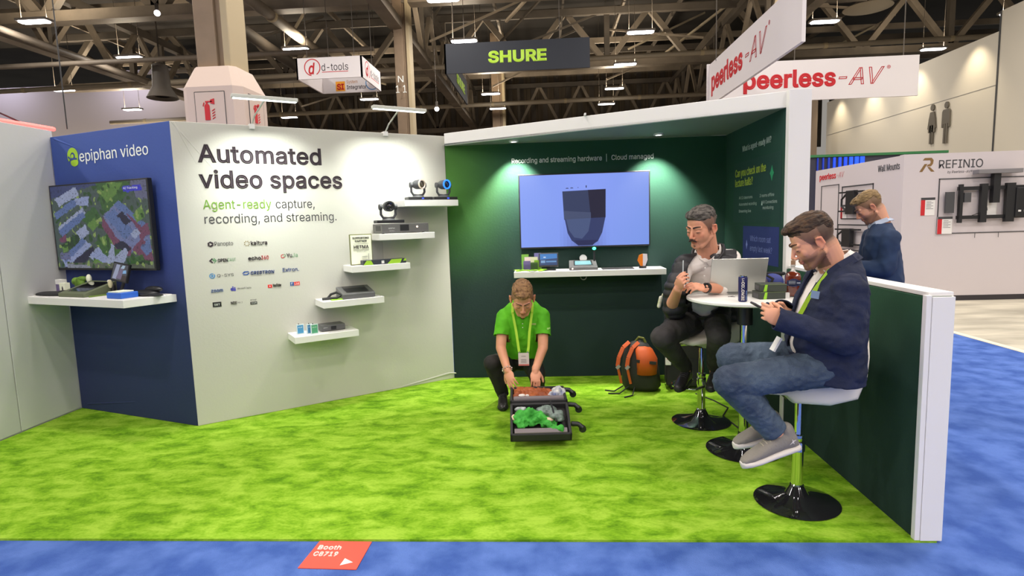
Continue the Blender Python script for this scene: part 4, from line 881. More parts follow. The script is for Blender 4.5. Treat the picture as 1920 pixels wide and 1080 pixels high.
MB().add([(0, 0, 0), (.33, 0, 0), (.36, .25, 0), (.03, .25, 0), (0, 0, .03), (.33, 0, .03), (.36, .25, .11), (.03, .25, .11)], [(0, 3, 2, 1), (4, 5, 6, 7), (0, 1, 5, 4), (1, 2, 6, 5), (2, 3, 7, 6), (3, 0, 4, 7)]).build('case', olive, t, bevel=.005)
MB().add([(.05, .04, .0442), (.30, .04, .0442), (.325, .22, .102), (.075, .22, .102)], [(0, 1, 2, 3)]).build('touch_screen', lens_dk, t)
MB().bb((.36, .02, 0), (.372, .27, .012)).build('lime_edge', mat('edge_green', srgb(110, 135, 60), .5), t)
t = thing('desk_monitor', 'small tilted monitor on a black stand showing a photo', 'monitor', bloc(.93, .14), angB)
MB().cyl((0, 0, 0), (0, 0, .012), .05, seg=18).build('base', black_m, t); MB().cap((0, 0, .01), (.03, .02, .10), .012).build('neck', black_m, t)
Mt = Matrix.Rotation(R(-12), 3, 'X') @ Matrix.Rotation(R(8), 3, 'Y')
MB().box((.04, 0, .185), (.20, .018, .15), M=Mt).build('screen_body', black_m, t)
sb = screen_shape([((70, 70, 78), q('0,0 1,0 1,1 0,1')), ((140, 145, 170), q('.05,.05 .2,.95 .45,.95 .35,.05')), ((105, 95, 120), q('.3,.1 .5,.75 .7,.75 .68,.08')), ((150, 170, 190), q('.5,.75 .62,.95 .8,.95 .75,.75')), ((120, 160, 200), q('.7,.45 .95,.5 .9,.7 .72,.65')), ((60, 50, 50), q('.65,.0 1,.0 1,.35 .7,.35'))], .18, .13, t, scr_m, y=0)
sb.matrix_local = Matrix.Translation((.04, 0, .185)) @ Mt.to_4x4() @ Matrix.Translation((-.09, -.0105, -.065))
t = thing('webcam', 'small round pale camera on a black clip below the monitor', 'camera', bloc(.82, .12), angB)
MB().cap((0, 0, 0), (0, 0, .07), .018).build('clip', black_m, t); MB().ell((.0, -.02, .09), (.022, .016, .035)).build('pale_front', mat('lens_cream', (.6, .56, .35), .4), t, smooth=True); MB().ell((-.03, -.01, .11), .013).build('pale_knob', white_pl, t, smooth=True)
t = thing('blue_box', 'bright blue flat device with papers on the blue wall shelf', 'device', bloc(1.06, .33), angB)
MB().bb((0, 0, 0), (.17, .14, .045)).build('case', mat('case_blue', srgb(45, 100, 200), .4), t, bevel=.006); MB().bb((.01, .01, .046), (.13, .13, .054)).build('paper_stack', paper, t)
MB().ell((.0, 0, .02), (.13, .07, .028)).ell((.05, .03, .05), (.09, .04, .025)).ell((.12, -.02, .012), (.10, .03, .012)).build('cable_heap', black_m, loc=bloc(1.22, .12), rz=angB, smooth=True, label='heap of black cables and plugs behind the blue device', cat='cable')
MB().bb((0, 0, 0), (.14, .05, .006)).build('white_card', white_pl, loc=bloc(1.25, .08), rz=angB, label='white card lying at the right end of the blue wall shelf', cat='card')

# green wall shelf things
ZS = 1.11
t = thing('brochure_holder', 'clear holder packed with green and purple brochures', 'holder', (-.245, 5.68, ZS))
for i, (x_, y_, h_, c_) in enumerate(((0, .06, .155, (110, 160, 60)), (.125, .06, .165, (110, 105, 160)), (.03, .02, .13, (225, 205, 200)), (.09, .01, .13, (215, 215, 180)), (.125, -.01, .10, (130, 180, 40)), (.02, -.02, .095, (110, 95, 150)), (.09, -.03, .08, (70, 100, 50)))):
    MB().bb((x_, y_, 0), (x_ + .07, y_ + .004, h_)).build('brochure', mat('broch%d' % i, srgb(*c_), .6), t)
MB().bb((-.005, -.04, 0), (.205, -.035, .07)).build('clear_front', mat('clear_acrylic', (.9, .9, .95), .05, trans=1, ior=1.1), t)
b = MB(); rng = random.Random(5)
for i in range(16): b.box((rng.uniform(0, .27), rng.uniform(-.06, .06), .006 + .004 * (i % 3)), (.06, .045, .004), rz=rng.uniform(0, 3))
b.build('lime_stickers', mat('lime_plastic', (.30, .62, .03), .5), loc=(-.29, 5.60, ZS), kind='stuff', label='spread of lime green stickers at the left end of the green wall shelf')
t = thing('tablet_stand', 'small black tablet with blue start screen on a desk stand', 'tablet', (.02, 5.66, ZS))
MB().prism([(-.06, -.07), (.07, -.07), (.05, .03), (-.04, .03)], 0, .012).build('base', black_m, t); MB().cap((0, .0, .01), (0, .02, .06), .015).build('neck', black_m, t)
Mt = Matrix.Rotation(R(-14), 3, 'X'); MB().box((0, -.01, .10), (.19, .015, .135), M=Mt).build('screen_body', black_m, t, bevel=.003)
sb = screen_shape([((22, 60, 110), q('0,0 1,0 1,1 0,1')), ((50, 120, 190), q('0,.5 1,.6 1,1 0,1')), ((120, 160, 200), q('.05,.2 .3,.2 .3,.42 .05,.42')), ((90, 140, 190), q('.35,.25 .95,.25 .95,.38 .35,.38')), ((190, 210, 230), q('.2,.65 .34,.65 .34,.75 .2,.75'))], .165, .11, t, scr_m, y=0)
sb.matrix_local = Matrix.Translation((0, -.01, .10)) @ Mt.to_4x4() @ Matrix.Translation((-.0825, -.009, -.052))
t = thing('touch_console', 'grey touch console with glowing touch screen on the green wall shelf', 'device', (.215, 5.56, ZS))
MB().add([(0, 0, 0), (.27, 0, 0), (.265, .19, 0), (.005, .19, 0), (0, 0, .028), (.27, 0, .028), (.265, .19, .085), (.005, .19, .085)], [(0, 3, 2, 1), (4, 5, 6, 7), (0, 1, 5, 4), (1, 2, 6, 5), (2, 3, 7, 6), (3, 0, 4, 7)]).build('case', mat('case_graphite', srgb(92, 92, 92), .5), t, bevel=.005)
MB().add([(.045, .05, .0442), (.225, .05, .0442), (.22, .17, .0802), (.05, .17, .0802)], [(0, 1, 2, 3)]).build('screen_rim', black_m, t)
MB().add([(.055, .06, .0476), (.215, .06, .0476), (.21, .16, .0776), (.06, .16, .0776)], [(0, 1, 2, 3)]).build('touch_screen', mat('teal_glow', (.1, .2, .22), .3, emit=(.16, .34, .36), es=.8), t)
MB().cyl((.03, -.001, .016), (.03, -.004, .016), .008, seg=12).build('power_button', mat('glow_warm', (1, .8, .7), .4, emit=(1, .75, .6), es=1.2), t)
MB().cyl((0, .012, 0), (0, -.012, 0), .036, seg=24).build('white_dial', white_pl, loc=(.36, 5.765, ZS + .10), label='round white disc standing behind the grey touch console', cat='disc', smooth=True)
t = thing('desk_microphone', 'thin black desk microphone with glowing green tip', 'microphone', (.465, 5.72, ZS))
MB().cyl((0, 0, 0), (0, 0, .015), .03, seg=16).build('base', black_m, t); MB().cyl((0, 0, .01), (0, 0, .18), .010, seg=10).build('stem', black_m, t)
MB().ell((0, 0, .195), (.018, .018, .014)).build('green_light', mat('glow_green', (.05, .8, .4), .4, emit=(.05, 1, .45), es=4), t, smooth=True)
MB().bb((0, 0, 0), (.30, .17, .005)).build('desk_mat', soft_black, loc=(.53, 5.56, ZS), label='thin black mat on the right half of the green wall shelf', cat='mat')
t = thing('glass_award', 'orange and white translucent award on a black foot', 'award', (.915, 5.62, ZS))
MB().cyl((0, 0, 0), (0, 0, .022), .036, seg=18).build('foot', black_m, t)
MB().prism([(-.022, 0), (-.05, .055), (-.035, .105), (.0, .118), (.0, 0)], -.008, .008).build('orange_half', mat('award_orange', srgb(215, 120, 40), .2), t).rotation_euler = (R(90), 0, 0)
MB().prism([(.0, 0), (.0, .118), (.04, .115), (.045, .06), (.022, 0)], -.008, .008).build('white_half', mat('award_white', srgb(215, 205, 210), .2), t).rotation_euler = (R(90), 0, 0)
for c in t.children:
    if 'half' in c.name: c.location = (0, 0, .02)

# canopy downlights
for (x_, y_, lb) in ((-.281, 5.60, 'left recessed downlight in the canopy underside'), (1.046, 5.52, 'right recessed downlight in the canopy underside')):
    t = thing('downlight', lb, 'downlight', (x_, y_, 2.33))
    MB().lathe([(.028, 0), (.045, 0), (.045, .013), (.028, .013)], seg=24).build('trim_ring', white_pl, t, smooth=True); MB().cyl((0, 0, .006), (0, 0, .012), .028, seg=20).build('lamp_disc', lamp_glow, t)
    spot('lamp_light', (x_, y_, 2.325), (x_ * 1.0 + (.0 if x_ < 0 else .0), 5.80, 1.5), SPOT_W, (1, .97, .9), 84, .75, .02, t)
# light bars over the diagonal wall
for s0, s1, lb, base in ((.39, .86, 'slim light bar over the left half of the diagonal wall', .587), (1.46, 1.94, 'slim light bar over the right half of the diagonal wall', 1.73)):
    o = onW((s0 + s1) / 2, .45, 2.57); t = thing('light_bar', lb, 'light', tuple(o), angW); L = (s1 - s0)
    MB().bb((-L / 2, -.03, -.008), (L / 2, .03, .018)).build('bar_housing', mat('bar_pale', srgb(200, 200, 190), .4), t, bevel=.004)
    MB().bb((-L / 2 + .01, -.022, -.012), (L / 2 - .01, .022, -.008)).build('led_strip', mat('strip_glow', (1, 1, 1), .5, emit=(.95, 1, .93), es=3), t)
    bx = base - (s0 + s1) / 2
    MB().tube([(bx, .45, -.13), (bx + .02, .40, -.06), (0, .01, .0)], .007, 6).build('arm', mat('bar_pale', srgb(200, 200, 190), .4), t); MB().bb((bx - .02, .43, -.16), (bx + .02, .52, -.12)).build('clamp', white_pl, t)
    l = area('lamp_light', (0, 0, -.02), L, .04, BAR_W, (.93, 1, .92), (R(30), 0, 0), t, 84)

# floor sticker
t = thing('floor_sticker', 'red square floor sticker reading Booth C8719 on the blue carpet', 'sticker', (-1.2, 2.52, .0))
MB().prism([(-.005, .0), (.279, -.01), (.282, .227), (.01, .235)], .001, .004).build('sticker_sheet', mat('sticker_red', srgb(236, 84, 66), .6), t)
for s_, x_, y_, w_ in (('Booth', .028, .155, .118), ('C8719', .026, .098, .122)): text(s_, t, (x_, y_, .0045), (1, -.02, 0), w_, .036, text_white, up=(.0, 1, 0), bold=.02, world=False, off=.0005)
flat([[(.19, .02), (.245, .045), (.195, .078)]], t, (0, 0, .0045), (1, 0, 0), text_white, 'arrow_mark', up=(0, 1, 0), off=.001, thick=.0005, world=False)

# ---------------- table
TZ = 1.06
t = thing('bar_table', 'round white bar table on a chrome column', 'table', (1.298, 3.885, .012))
MB().lathe([(.001, TZ - .012), (.364, TZ - .012), (.372, TZ - .018), (.372, TZ - .030), (.362, TZ - .036), (.001, TZ - .036)], seg=64).build('table_top', white_gloss, t, smooth=True)
MB().cyl((0, 0, TZ - .065), (0, 0, TZ - .036), .10, seg=24).build('mount_plate', black_m, t); MB().cyl((0, 0, .06), (0, 0, TZ - .06), .032, seg=28).build('column', chrome, t, smooth=True)
MB().cyl((0, 0, TZ - .2), (0, 0, TZ - .06), .048, seg=20).build('top_sleeve', black_m, t, smooth=True)
MB().lathe([(.235, 0), (.24, .006), (.22, .014), (.10, .03), (.05, .055), (.036, .10), (.033, .13)], seg=48).build('base', chrome_d, t, smooth=True)
# ---------------- bar stools
seat_w = mat('seat_leatherette', srgb(250, 240, 224), .5, bump=.05, bump_scale=30)
def stool(loc, rz, label):
    t = thing('bar_stool', label, 'stool', loc, rz)   # local +x = the way the sitter faces
    MB().lathe([(.216, 0), (.22, .005), (.205, .012), (.12, .028), (.06, .05), (.04, .085), (.032, .10)], seg=48).build('base', chrome_d, t, smooth=True)
    MB().lathe([(.034, .09), (.036, .10), (.030, .105), (.030, .36), (.033, .365), (.033, .385), (.021, .388)], seg=28).build('lower_column', chrome, t, smooth=True)
    MB().cyl((0, 0, .38), (0, 0, .61), .020, seg=24).build('gas_lift', chrome, t, smooth=True)
    pts = [(.035, .05, .32), (.10, .11, .315), (.19, .11, .31), (.235, .06, .31), (.245, 0, .31), (.235, -.06, .31), (.19, -.11, .31), (.10, -.11, .315), (.035, -.05, .32)]
    MB().tube(pts, .011, 10).build('footrest', chrome, t, smooth=True); MB().cyl((0, 0, .295), (0, 0, .345), .036, seg=24).build('collar', chrome, t, smooth=True)
    MB().bb((-.09, -.08, .60), (.09, .08, .62)).build('seat_plate', black_m, t); MB().tube([(.03, -.05, .60), (.08, -.14, .585), (.12, -.18, .57)], .007, 8).build('lever', chrome, t)
    # seat cushion and shell with waterfall front and curled back
    b = MB(); prof = [(.255, .655, .012), (.245, .668, .022), (.18, .672, .026), (.115, .672, .030), (.085, .675, .070), (-.08, .675, .080), (-.18, .695, .078), (-.225, .77, .045), (-.245, .86, .034), (-.258, .95, .02)]
    rings = []
    for i, (x_, z_, th) in enumerate(prof):
        a_ = Vector(prof[max(i - 1, 0)][:2]); c_ = Vector(prof[min(i + 1, len(prof) - 1)][:2]); d_ = (c_ - a_).normalized(); nrm = Vector((d_.y, -d_.x))
        hw = (.13, .155, .165, .17, .205, .215, .21, .20, .185, .16)[i]
        rings.append(((x_, 0, z_), th, hw, (nrm.x, 0, nrm.y), (0, 1, 0)))
    b.loft(rings, 40, .42); b.build('seat', seat_w, t, smooth='all')
    return t
stool((1.345, 3.150, .012), R(176), 'white bar stool under the man in the navy blazer, nearest the viewer')
stool((1.165, 4.450, .012), R(214), 'white bar stool under the man in the black vest, by the green wall')

# ---------------- things on the table
alu = mat('laptop_silver', srgb(190, 190, 184), .35, .6)
t = thing('laptop', 'open silver laptop seen from behind its lid on the bar table', 'laptop', (1.268, 3.985, TZ), R(180 - 2))
MB().bb((-.18, -.235, .002), (.18, .0, .014)).build('keyboard_deck', alu, t, bevel=.003); MB().bb((-.15, -.20, .0142), (.15, -.08, .0152)).build('keys', dark_grey, t)
Ml = Matrix.Rotation(R(-20), 3, 'X'); MB().box((0, .048, .132), (.36, .007, .245), M=Ml).build('lid', alu, t, bevel=.003); MB().box((0, .043, .130), (.34, .001, .22), M=Ml).build('display_panel', mat('laptop_display', (.1, .11, .13), .3, emit=(.5, .55, .6), es=.4), t)
MB().bb((-.10, -.004, .012), (.10, .010, .020)).build('hinge', dark_grey, t)
t = thing('drink_can', 'slim navy drink can lettered COLOMBE on the table edge', 'can', (1.200, 3.640, TZ), R(-15))
can_navy = mat('can_navy', srgb(36, 38, 92), .3, .3)
MB().lathe([(.001, .0), (.022, .0), (.027, .008), (.027, .148), (.024, .156)], seg=36).build('can_body', can_navy, t, smooth=True)
MB().lathe([(.024, .155), (.0245, .160), (.022, .160), (.021, .156), (.001, .156)], seg=36).build('can_lid', chrome, t, smooth=True); MB().bb((-.008, -.012, .158), (.008, .006, .161)).build('pull_tab', chrome, t)
def curved_text(s, parent, r, z0, z1, a_c, h_ang, m_, up_dir=1, bold=.03):
    """letters running down a cylinder: x of the text -> -z, y -> angle"""
    me = glyphs(s, bold)
    xs = [v.co.x for v in me.vertices]; x0, x1 = min(xs), max(xs)
    for v in me.vertices:
        z = z1 - (v.co.x - x0) / (x1 - x0) * (z1 - z0); a = a_c + (v.co.y / .545 - .5) * h_ang
        v.co = ((r + .0004) * math.cos(a), (r + .0004) * math.sin(a), z)
    me.materials.clear(); me.materials.append(m_); return link('lettering', me, parent)
curved_text('COLOMBE', t, .027, .010, .125, R(-100 + 10), R(36), mat('ink_cream', (.85, .8, .7), .5)); curved_text('LA', t, .027, .126, .146, R(-90), R(26), mat('ink_cream', (.85, .8, .7), .5))
curved_text('draft latte', t, .027, .012, .07, R(-40), R(18), mat('ink_paleblue', (.2, .4, .8), .5), bold=.01)
boxg = mat('carton_dark_green', srgb(58, 64, 56), .6)
def carton(loc, rz, label):
    t = thing('product_carton', label, 'box', loc, rz)
    MB().bb((-.08, -.062, 0), (.08, .062, .046)).build('carton_body', boxg, t, bevel=.002)
    flat([[(-.060, .001), (-.040, .001), (-.035, .045), (-.05, .045)]], t, (0, -.0625, 0), (1, 0, 0), lime, 'green_stripe', world=False, off=.001, thick=.0006)
    flat([rect(-.078, .0435, .156, .0015)], t, (0, -.0625, 0), (1, 0, 0), mat('ink_palegreen', srgb(130, 150, 90), .6), 'edge_print', world=False, off=.001, thick=.0006)
    flat([rect(-.04, .005, .08, .03)], t, (-.0805, 0, 0), (0, -1, 0), dark_grey, 'end_print', world=False, off=.001, thick=.0006)
    return t
carton((1.405, 3.775, TZ), R(4), 'lower dark green carton of the pair stacked behind the can'); carton((1.418, 3.78, TZ + .047), R(-4), 'upper dark green carton of the pair stacked behind the can')
t = thing('liquor_bottle', 'square glass bottle of amber liquor with a blue label', 'bottle', (1.572, 3.82, TZ), R(-12))
amber = mat('amber_liquid', (.16, .022, .006), .08, coat=1, noise_amt=.3, noise_scale=20); glass = mat('clear_glass', (1, 1, 1), .02, trans=1, ior=1.3)
MB().loft([((0, 0, .004), .040, .028, (1, 0, 0), (0, 1, 0)), ((0, 0, .012), .046, .033, (1, 0, 0), (0, 1, 0)), ((0, 0, .13), .046, .033, (1, 0, 0), (0, 1, 0)), ((0, 0, .150), .038, .029, (1, 0, 0), (0, 1, 0)), ((0, 0, .162), .018, .016, (1, 0, 0), (0, 1, 0))], 24, .4).build('bottle_body', amber, t, smooth=True)
MB().lathe([(.018, .160), (.012, .170), (.0115, .195), (.015, .197), (.015, .205), (.001, .205)], seg=20).build('neck', mat('bottle_neck', srgb(200, 195, 190), .15, .2, coat=.6), t, smooth=True)
MB().lathe([(.013, .205), (.014, .208), (.014, .232), (.001, .234)], seg=20).build('stopper', mat('stopper_brown', srgb(150, 115, 90), .6), t, smooth=True)
flat([rect(-.0415, .073, .083, .035), disc(0, .092, .036, .026)], t, (0, -.034, 0), (1, 0, 0), mat('label_blue', srgb(42, 48, 84), .5), 'bottle_label', world=False, off=.0005)
flat([rect(-.03, .100, .04, .003), rect(-.03, .092, .04, .003), rect(-.03, .084, .04, .002), rect(.018, .088, .02, .006)], t, (0, -.034, 0), (1, 0, 0), mat('ink_silver', srgb(170, 175, 185), .4), 'label_print', world=False, off=.0015, thick=.0008)
MB().bb((0, 0, 0), (.03, .02, .035)).build('small_white_box', white_pl, loc=(1.492, 3.74, TZ), label='tiny white box left of the liquor bottle', cat='box')
MB().tube([(1.2 + .02 * math.cos(a), 3.88 + .008 * math.sin(a * 2) - .03 * a / 6, TZ + .002) for a in [i * .6 for i in range(12)]], .0012, 5).build('thin_cable', text_dark, label='thin curled dark cable in front of the laptop', cat='cable')
# bag behind the bottle, standing on the seat end of the side wall
t = thing('shoulder_bag', 'purple and blue bag behind the laptop, resting on the table edge', 'bag', (1.52, 4.12, TZ), R(-10))
MB().ell((-.05, 0, .055), (.06, .06, .055)).build('purple_pouch', mat('bag_purple', srgb(96, 84, 108), .7), t, smooth='all'); MB().ell((.04, .02, .06), (.075, .05, .06)).build('bag_body', mat('bag_blue', srgb(52, 62, 130), .7), t, smooth='all')
MB().tube([(-.09, -.03, .10), (-.03, -.04, .125), (.03, -.05, .09), (-.0, -.06, .02)], .010, 8).build('bag_strap', soft_black, t)
MB().cap((-.10, .06, .115), (.12, .06, .115), .012).build('top_roll', soft_black, t, smooth=True)

# ---------------- orange backpack by the wall
orange = mat('nylon_orange', srgb(196, 84, 26), .6, bump=.1, bump_scale=90); blk_ny = mat('nylon_black', (.018, .017, .016), .7, bump=.1, bump_scale=90)
t = thing('backpack', 'orange and black backpack standing on the green carpet', 'backpack', (.83, 5.33, .012), R(-18))
MB().loft([((.02, 0, .012), .15, .10, (1, 0, 0), (0, 1, 0)), ((.02, 0, .05), .175, .125, (1, 0, 0), (0, 1, 0)), ((.01, 0, .20), .17, .125, (1, 0, 0), (0, 1, 0)), ((0, 0, .34), .14, .11, (1, 0, 0), (0, 1, 0)), ((-.01, 0, .43), .09, .075, (1, 0, 0), (0, 1, 0)), ((-.01, 0, .455), .03, .03, (1, 0, 0), (0, 1, 0))], 28).build('pack_body', blk_ny, t, smooth='all')
MB().loft([((.080, -.055, .17), .092, .095, (1, .2, 0), (0, 1, 0)), ((.080, -.055, .30), .092, .10, (1, .2, 0), (0, 1, 0)), ((.050, -.048, .39), .075, .082, (1, .2, 0), (0, 1, 0)), ((.03, -.03, .42), .04, .05, (1, .2, 0), (0, 1, 0))], 20).build('front_pocket', orange, t, smooth='all')
for x0_ in (-.13, -.045):
    b = MB(); pts = [(x0_ + .05, -.05, .45), (x0_ + .005, -.105, .41), (x0_ - .03, -.135, .32), (x0_ - .04, -.145, .24)]
    for i in range(3): b.bar(pts[i], pts[i + 1], .036, .014, up=(0, -1, .2))
    b.build('shoulder_strap', orange, t, bevel=.003)
    MB().bar((x0_ - .04, -.146, .24), (x0_ - .01, -.13, .08), .022, .006, up=(0, -1, .2)).build('lower_strap', orange, t); MB().bar((x0_ - .045, -.15, .245), (x0_ - .025, -.15, .225), .04, .012, up=(0, -1, .2)).build('buckle', mat('buckle_grey', (.3, .28, .25), .5), t)
for p in ([(-.13, -.10, .05), (-.20, -.16, .01), (-.29, -.14, .006)], [(-.08, -.12, .05), (-.14, -.22, .01), (-.24, -.23, .006)], [(-.02, -.13, .05), (-.02, -.24, .01), (-.08, -.31, .006)]): MB().tube(p, .006, 6).build('loose_strap', soft_black, t)
MB().tube([(-.03, .0, .45), (.0, -.01, .49), (.04, .0, .48), (.06, .0, .44)], .012, 8).build('top_handle', mat('strap_olive', srgb(96, 100, 34), .7), t)
MB().bar((.0, -.150, .30), (.172, -.130, .285), .026, .012, up=(0, -1, 0)).build('compression_strap', blk_ny, t)
# dark suitcase between backpack and man
t = thing('trolley_case', 'black upright trolley case with a red and white tag behind the backpack', 'suitcase', (1.10, 5.38, .012), R(-6))
MB().bb((-.02, -.10, .03), (.30, .12, .52)).build('case_shell', blk_ny, t, bevel=.025); MB().bb((.0, -.104, .10), (.28, -.10, .30)).build('front_pocket', soft_black, t, bevel=.002)
for x_ in (.02, .26): MB().cyl((x_, -.07, .02), (x_ + .02, -.07, .02), .02, seg=14).build('wheel', black_m, t)
MB().bb((-.032, -.125, .24), (.018, -.115, .375)).build('luggage_tag', white_pl, t, bevel=.003); flat([rect(-.02, .32, .028, .04), [(-.02, .29), (.005, .32), (-.02, .32)]], t, (0, -.1255, 0), (1, 0, 0), ink_red, 'tag_print', world=False, off=.001, thick=.0006)
MB().tube([(.05, .05, .52), (.05, .05, .60), (.07, .05, .615), (.2, .05, .615), (.22, .05, .60), (.22, .05, .52)], .009, 8).build('pull_handle', dark_grey, t)
b = MB().tube([(1.50, 4.90, .24), (1.46, 4.86, .34), (1.50, 4.84, .44), (1.56, 4.86, .50)], .010, 8).tube([(1.50, 4.90, .24), (1.47, 4.9, .16), (1.49, 4.9, .06), (1.5, 4.9, .02)], .009, 8)
b.build('lime_strap', lime, label='lime green strap hanging beside the far chrome column', cat='strap')

MB().tube([(1.30, 5.15, .016), (1.40, 4.95, .016), (1.46, 4.75, .016), (1.36, 4.55, .016), (1.40, 4.25, .016)], .006, 6).build('floor_cable', soft_black, label='black cable on the carpet beside the far stool', cat='cable')
# ---------------- open suitcase
cloth_b = mat('case_lining', (.022, .021, .023), .8, bump=.1, bump_scale=80); grey_trim = mat('case_trim', srgb(118, 108, 112), .8)
sx, sy = -.082, 4.235
t = thing('open_suitcase', 'open black suitcase full of clothes on the green carpet', 'suitcase', (sx, sy, .012), R(3))
# lid half lies nearer the viewer, tilted up against the deep half
def tray(b, x0_, x1_, y0_, y1_, z0_, z1_, th=.02): 
    b.bb((x0_, y0_, z0_), (x1_, y1_, z0_ + .015)); b.bb((x0_, y0_, z0_), (x0_ + th, y1_, z1_)); b.bb((x1_ - th, y0_, z0_), (x1_, y1_, z1_)); b.bb((x0_, y0_, z0_), (x1_, y0_ + th, z1_)); b.bb((x0_, y1_ - th, z0_), (x1_, y1_, z1_)); return b
tray(MB(), -.215, .215, .0, .37, .0, .25).build('deep_half', cloth_b, t, bevel=.006)
lid = MB(); tray(lid, -.215, .215, -.335, -.0, -.05, .015, .02); lid = lid.build('lid_half', cloth_b, t, bevel=.006); lid.location = (0, -.012, .225); lid.rotation_euler = (R(23), 0, 0)
MB().bb((-.19, -.315, -.034), (.19, -.02, -.026)).build('lid_lining', blk_ny, lid)
b = MB().bar((-.185, -.30, .017), (.185, -.30, .017), .045, .012); b.build('grey_band', grey_trim, lid, bevel=.004)
MB().bar((-.19, .03, .245), (.19, .03, .245), .05, .05).build('grey_band', grey_trim, t, bevel=.01)
for (x_, y_, z_) in ((.235, .33, .20), (.255, .10, .15), (.255, -.16, .09)):
    MB().tube([(x_ - .03, y_, z_ + .03), (x_ + .02, y_, z_ + .025), (x_ + .05, y_ - .01, z_)], .018, 10).build('wheel_arm', black_m, t, smooth=True); wq = MB().cyl((x_ + .05, y_ - .012, z_ - .01), (x_ + .05, y_ + .012, z_ - .01), .026, seg=18).build('wheel', black_m, t, smooth=True)
def heap(name, label, cat_, m_, blobs, loc, seed, amp=.012, vox=.006, rz=0):
    b = MB()
    for c, r_ in blobs: b.ell(c, r_, M=Matrix.Rotation(random.Random(str(c)).uniform(-.3, .3), 3, 'Z'))
    me = voxel(b, vox, 2, disp=lambda p, n_: n_ * (noise.noise(p * 22 + Vector((seed, 0, 0))) * amp + noise.noise(p * 55) * amp * .4))
    me.materials.append(m_); return link(name, me, None, loc, rz, 'all', label, cat_)
# ================================================================ ORGANIC SHAPES
def voxel(b, vox, smooth, cut=None, disp=None, post=1):
    """fuses overlapping closed shapes of an MB into one continuous surface"""
    me = bpy.data.meshes.new('v'); me.from_pydata(b.v, [], b.f); o = bpy.data.objects.new('v', me); COL.objects.link(o)
    bm = bmesh.new(); bm.from_mesh(me); bmesh.ops.recalc_face_normals(bm, faces=bm.faces); bm.to_mesh(me); bm.free()
    md = o.modifiers.new('r', 'REMESH'); md.mode = 'VOXEL'; md.voxel_size = vox; md.use_smooth_shade = True
    if smooth: s = o.modifiers.new('s', 'SMOOTH'); s.factor = .5; s.iterations = smooth
    me2 = bpy.data.meshes.new_from_object(o.evaluated_get(bpy.context.evaluated_depsgraph_get()))
    bpy.data.objects.remove(o); bpy.data.meshes.remove(me)
    if disp:
        co = [v.co + disp(v.co.copy(), v.normal.copy()) for v in me2.vertices]
        for v, c in zip(me2.vertices, co): v.co = c
    if cut:
        bm = bmesh.new(); bm.from_mesh(me2)
        bmesh.ops.delete(bm, geom=[f_ for f_ in bm.faces if cut(f_.calc_center_median())], context='FACES')
        bmesh.ops.delete(bm, geom=[v for v in bm.verts if not v.link_faces], context='VERTS')
        for _ in range(4):
            bs = [v for v in bm.verts if v.is_boundary]
            new = []
            for v in bs:
                nb = [e.other_vert(v).co for e in v.link_edges if e.is_boundary]
                new.append(v.co.lerp(sum(nb, Vector()) / len(nb), .5) if nb else v.co.copy())
            for v, c in zip(bs, new): v.co = c
        bm.to_mesh(me2); bm.free()
    me2.materials.clear()
    return me2
def wrinkle(freq, amp, seed=0, dirn=(1, 1, 1)):
    D = Vector(dirn)
    def f_(p, n_):
        q = Vector((p.x * D.x, p.y * D.y, p.z * D.z)) * freq + Vector((seed, seed * .7, 0)); a_ = noise.noise(q)
        return n_ * (amp * (1 - 2.2 * abs(a_)) * .6 + amp * .5 * noise.noise(q * 2.3))
    return f_
def shell(me, th=.004):
    """gives a cut garment its cloth thickness"""
    o = bpy.data.objects.new('v', me); COL.objects.link(o); md = o.modifiers.new('s', 'SOLIDIFY'); md.thickness = th; md.offset = -1
    me2 = bpy.data.meshes.new_from_object(o.evaluated_get(bpy.context.evaluated_depsgraph_get())); bpy.data.objects.remove(o); return me2

def frame(c, f_, s=1.0, roll=0):
    """head matrix: x = face direction, y = the person's left, z = crown"""
    x = Vector(f_).normalized(); y = Vector((0, 0, 1)).cross(x).normalized(); z = x.cross(y)
    if roll: q = Matrix.Rotation(roll, 3, x); y = q @ y; z = q @ z
    m_ = Matrix((x * s, y * s, z * s)).transposed().to_4x4(); m_.translation = Vector(c); return m_
def head(b, M):
    k = M.to_scale()[0]; R3 = M.to_3x3()
    E_ = lambda c, r: b.ell(M @ Vector(c), r, M=R3, su=24, sv=16)
    E_((-.014, 0, .036), (.097, .077, .083)); E_((.030, 0, -.022), (.060, .064, .085)); E_((.040, 0, -.078), (.040, .046, .034)); E_((.073, 0, -.098), (.019, .021, .017))
    for s in (-1, 1):
        b.cap((-.006, s * .056, -.058), (.058, s * .026, -.098), .017, .017, M=M)
        E_((.056, s * .040, -.024), (.022, .019, .024)); b.cap((.083, s * .012, .022), (.070, s * .044, .020), .010, .010, M=M)
        E_((.073, s * .031, .000), (.0155, .017, .011)); E_((.101, s * .0120, -.036), (.009, .007, .007))
        b.cap((-.012, s * .076, .012), (-.006, s * .084, .016), .008, .007, M=M); b.cap((-.006, s * .084, .016), (-.022, s * .090, .012), .006, .006, M=M)
        b.cap((-.022, s * .090, .012), (-.024, s * .089, -.018), .006, .006, M=M); b.cap((-.024, s * .089, -.018), (-.006, s * .080, -.036), .006, .008, M=M); E_((-.008, s * .077, -.010), (.016, .007, .026))
    b.cap((.086, 0, .014), (.110, 0, -.028), .0075, .0095, M=M); E_((.090, 0, -.0565), (.008, .023, .0055)); E_((.088, 0, -.0675), (.009, .019, .006)); E_((.082, 0, -.050), (.010, .024, .016)); E_((.078, 0, -.084), (.012, .020, .012))
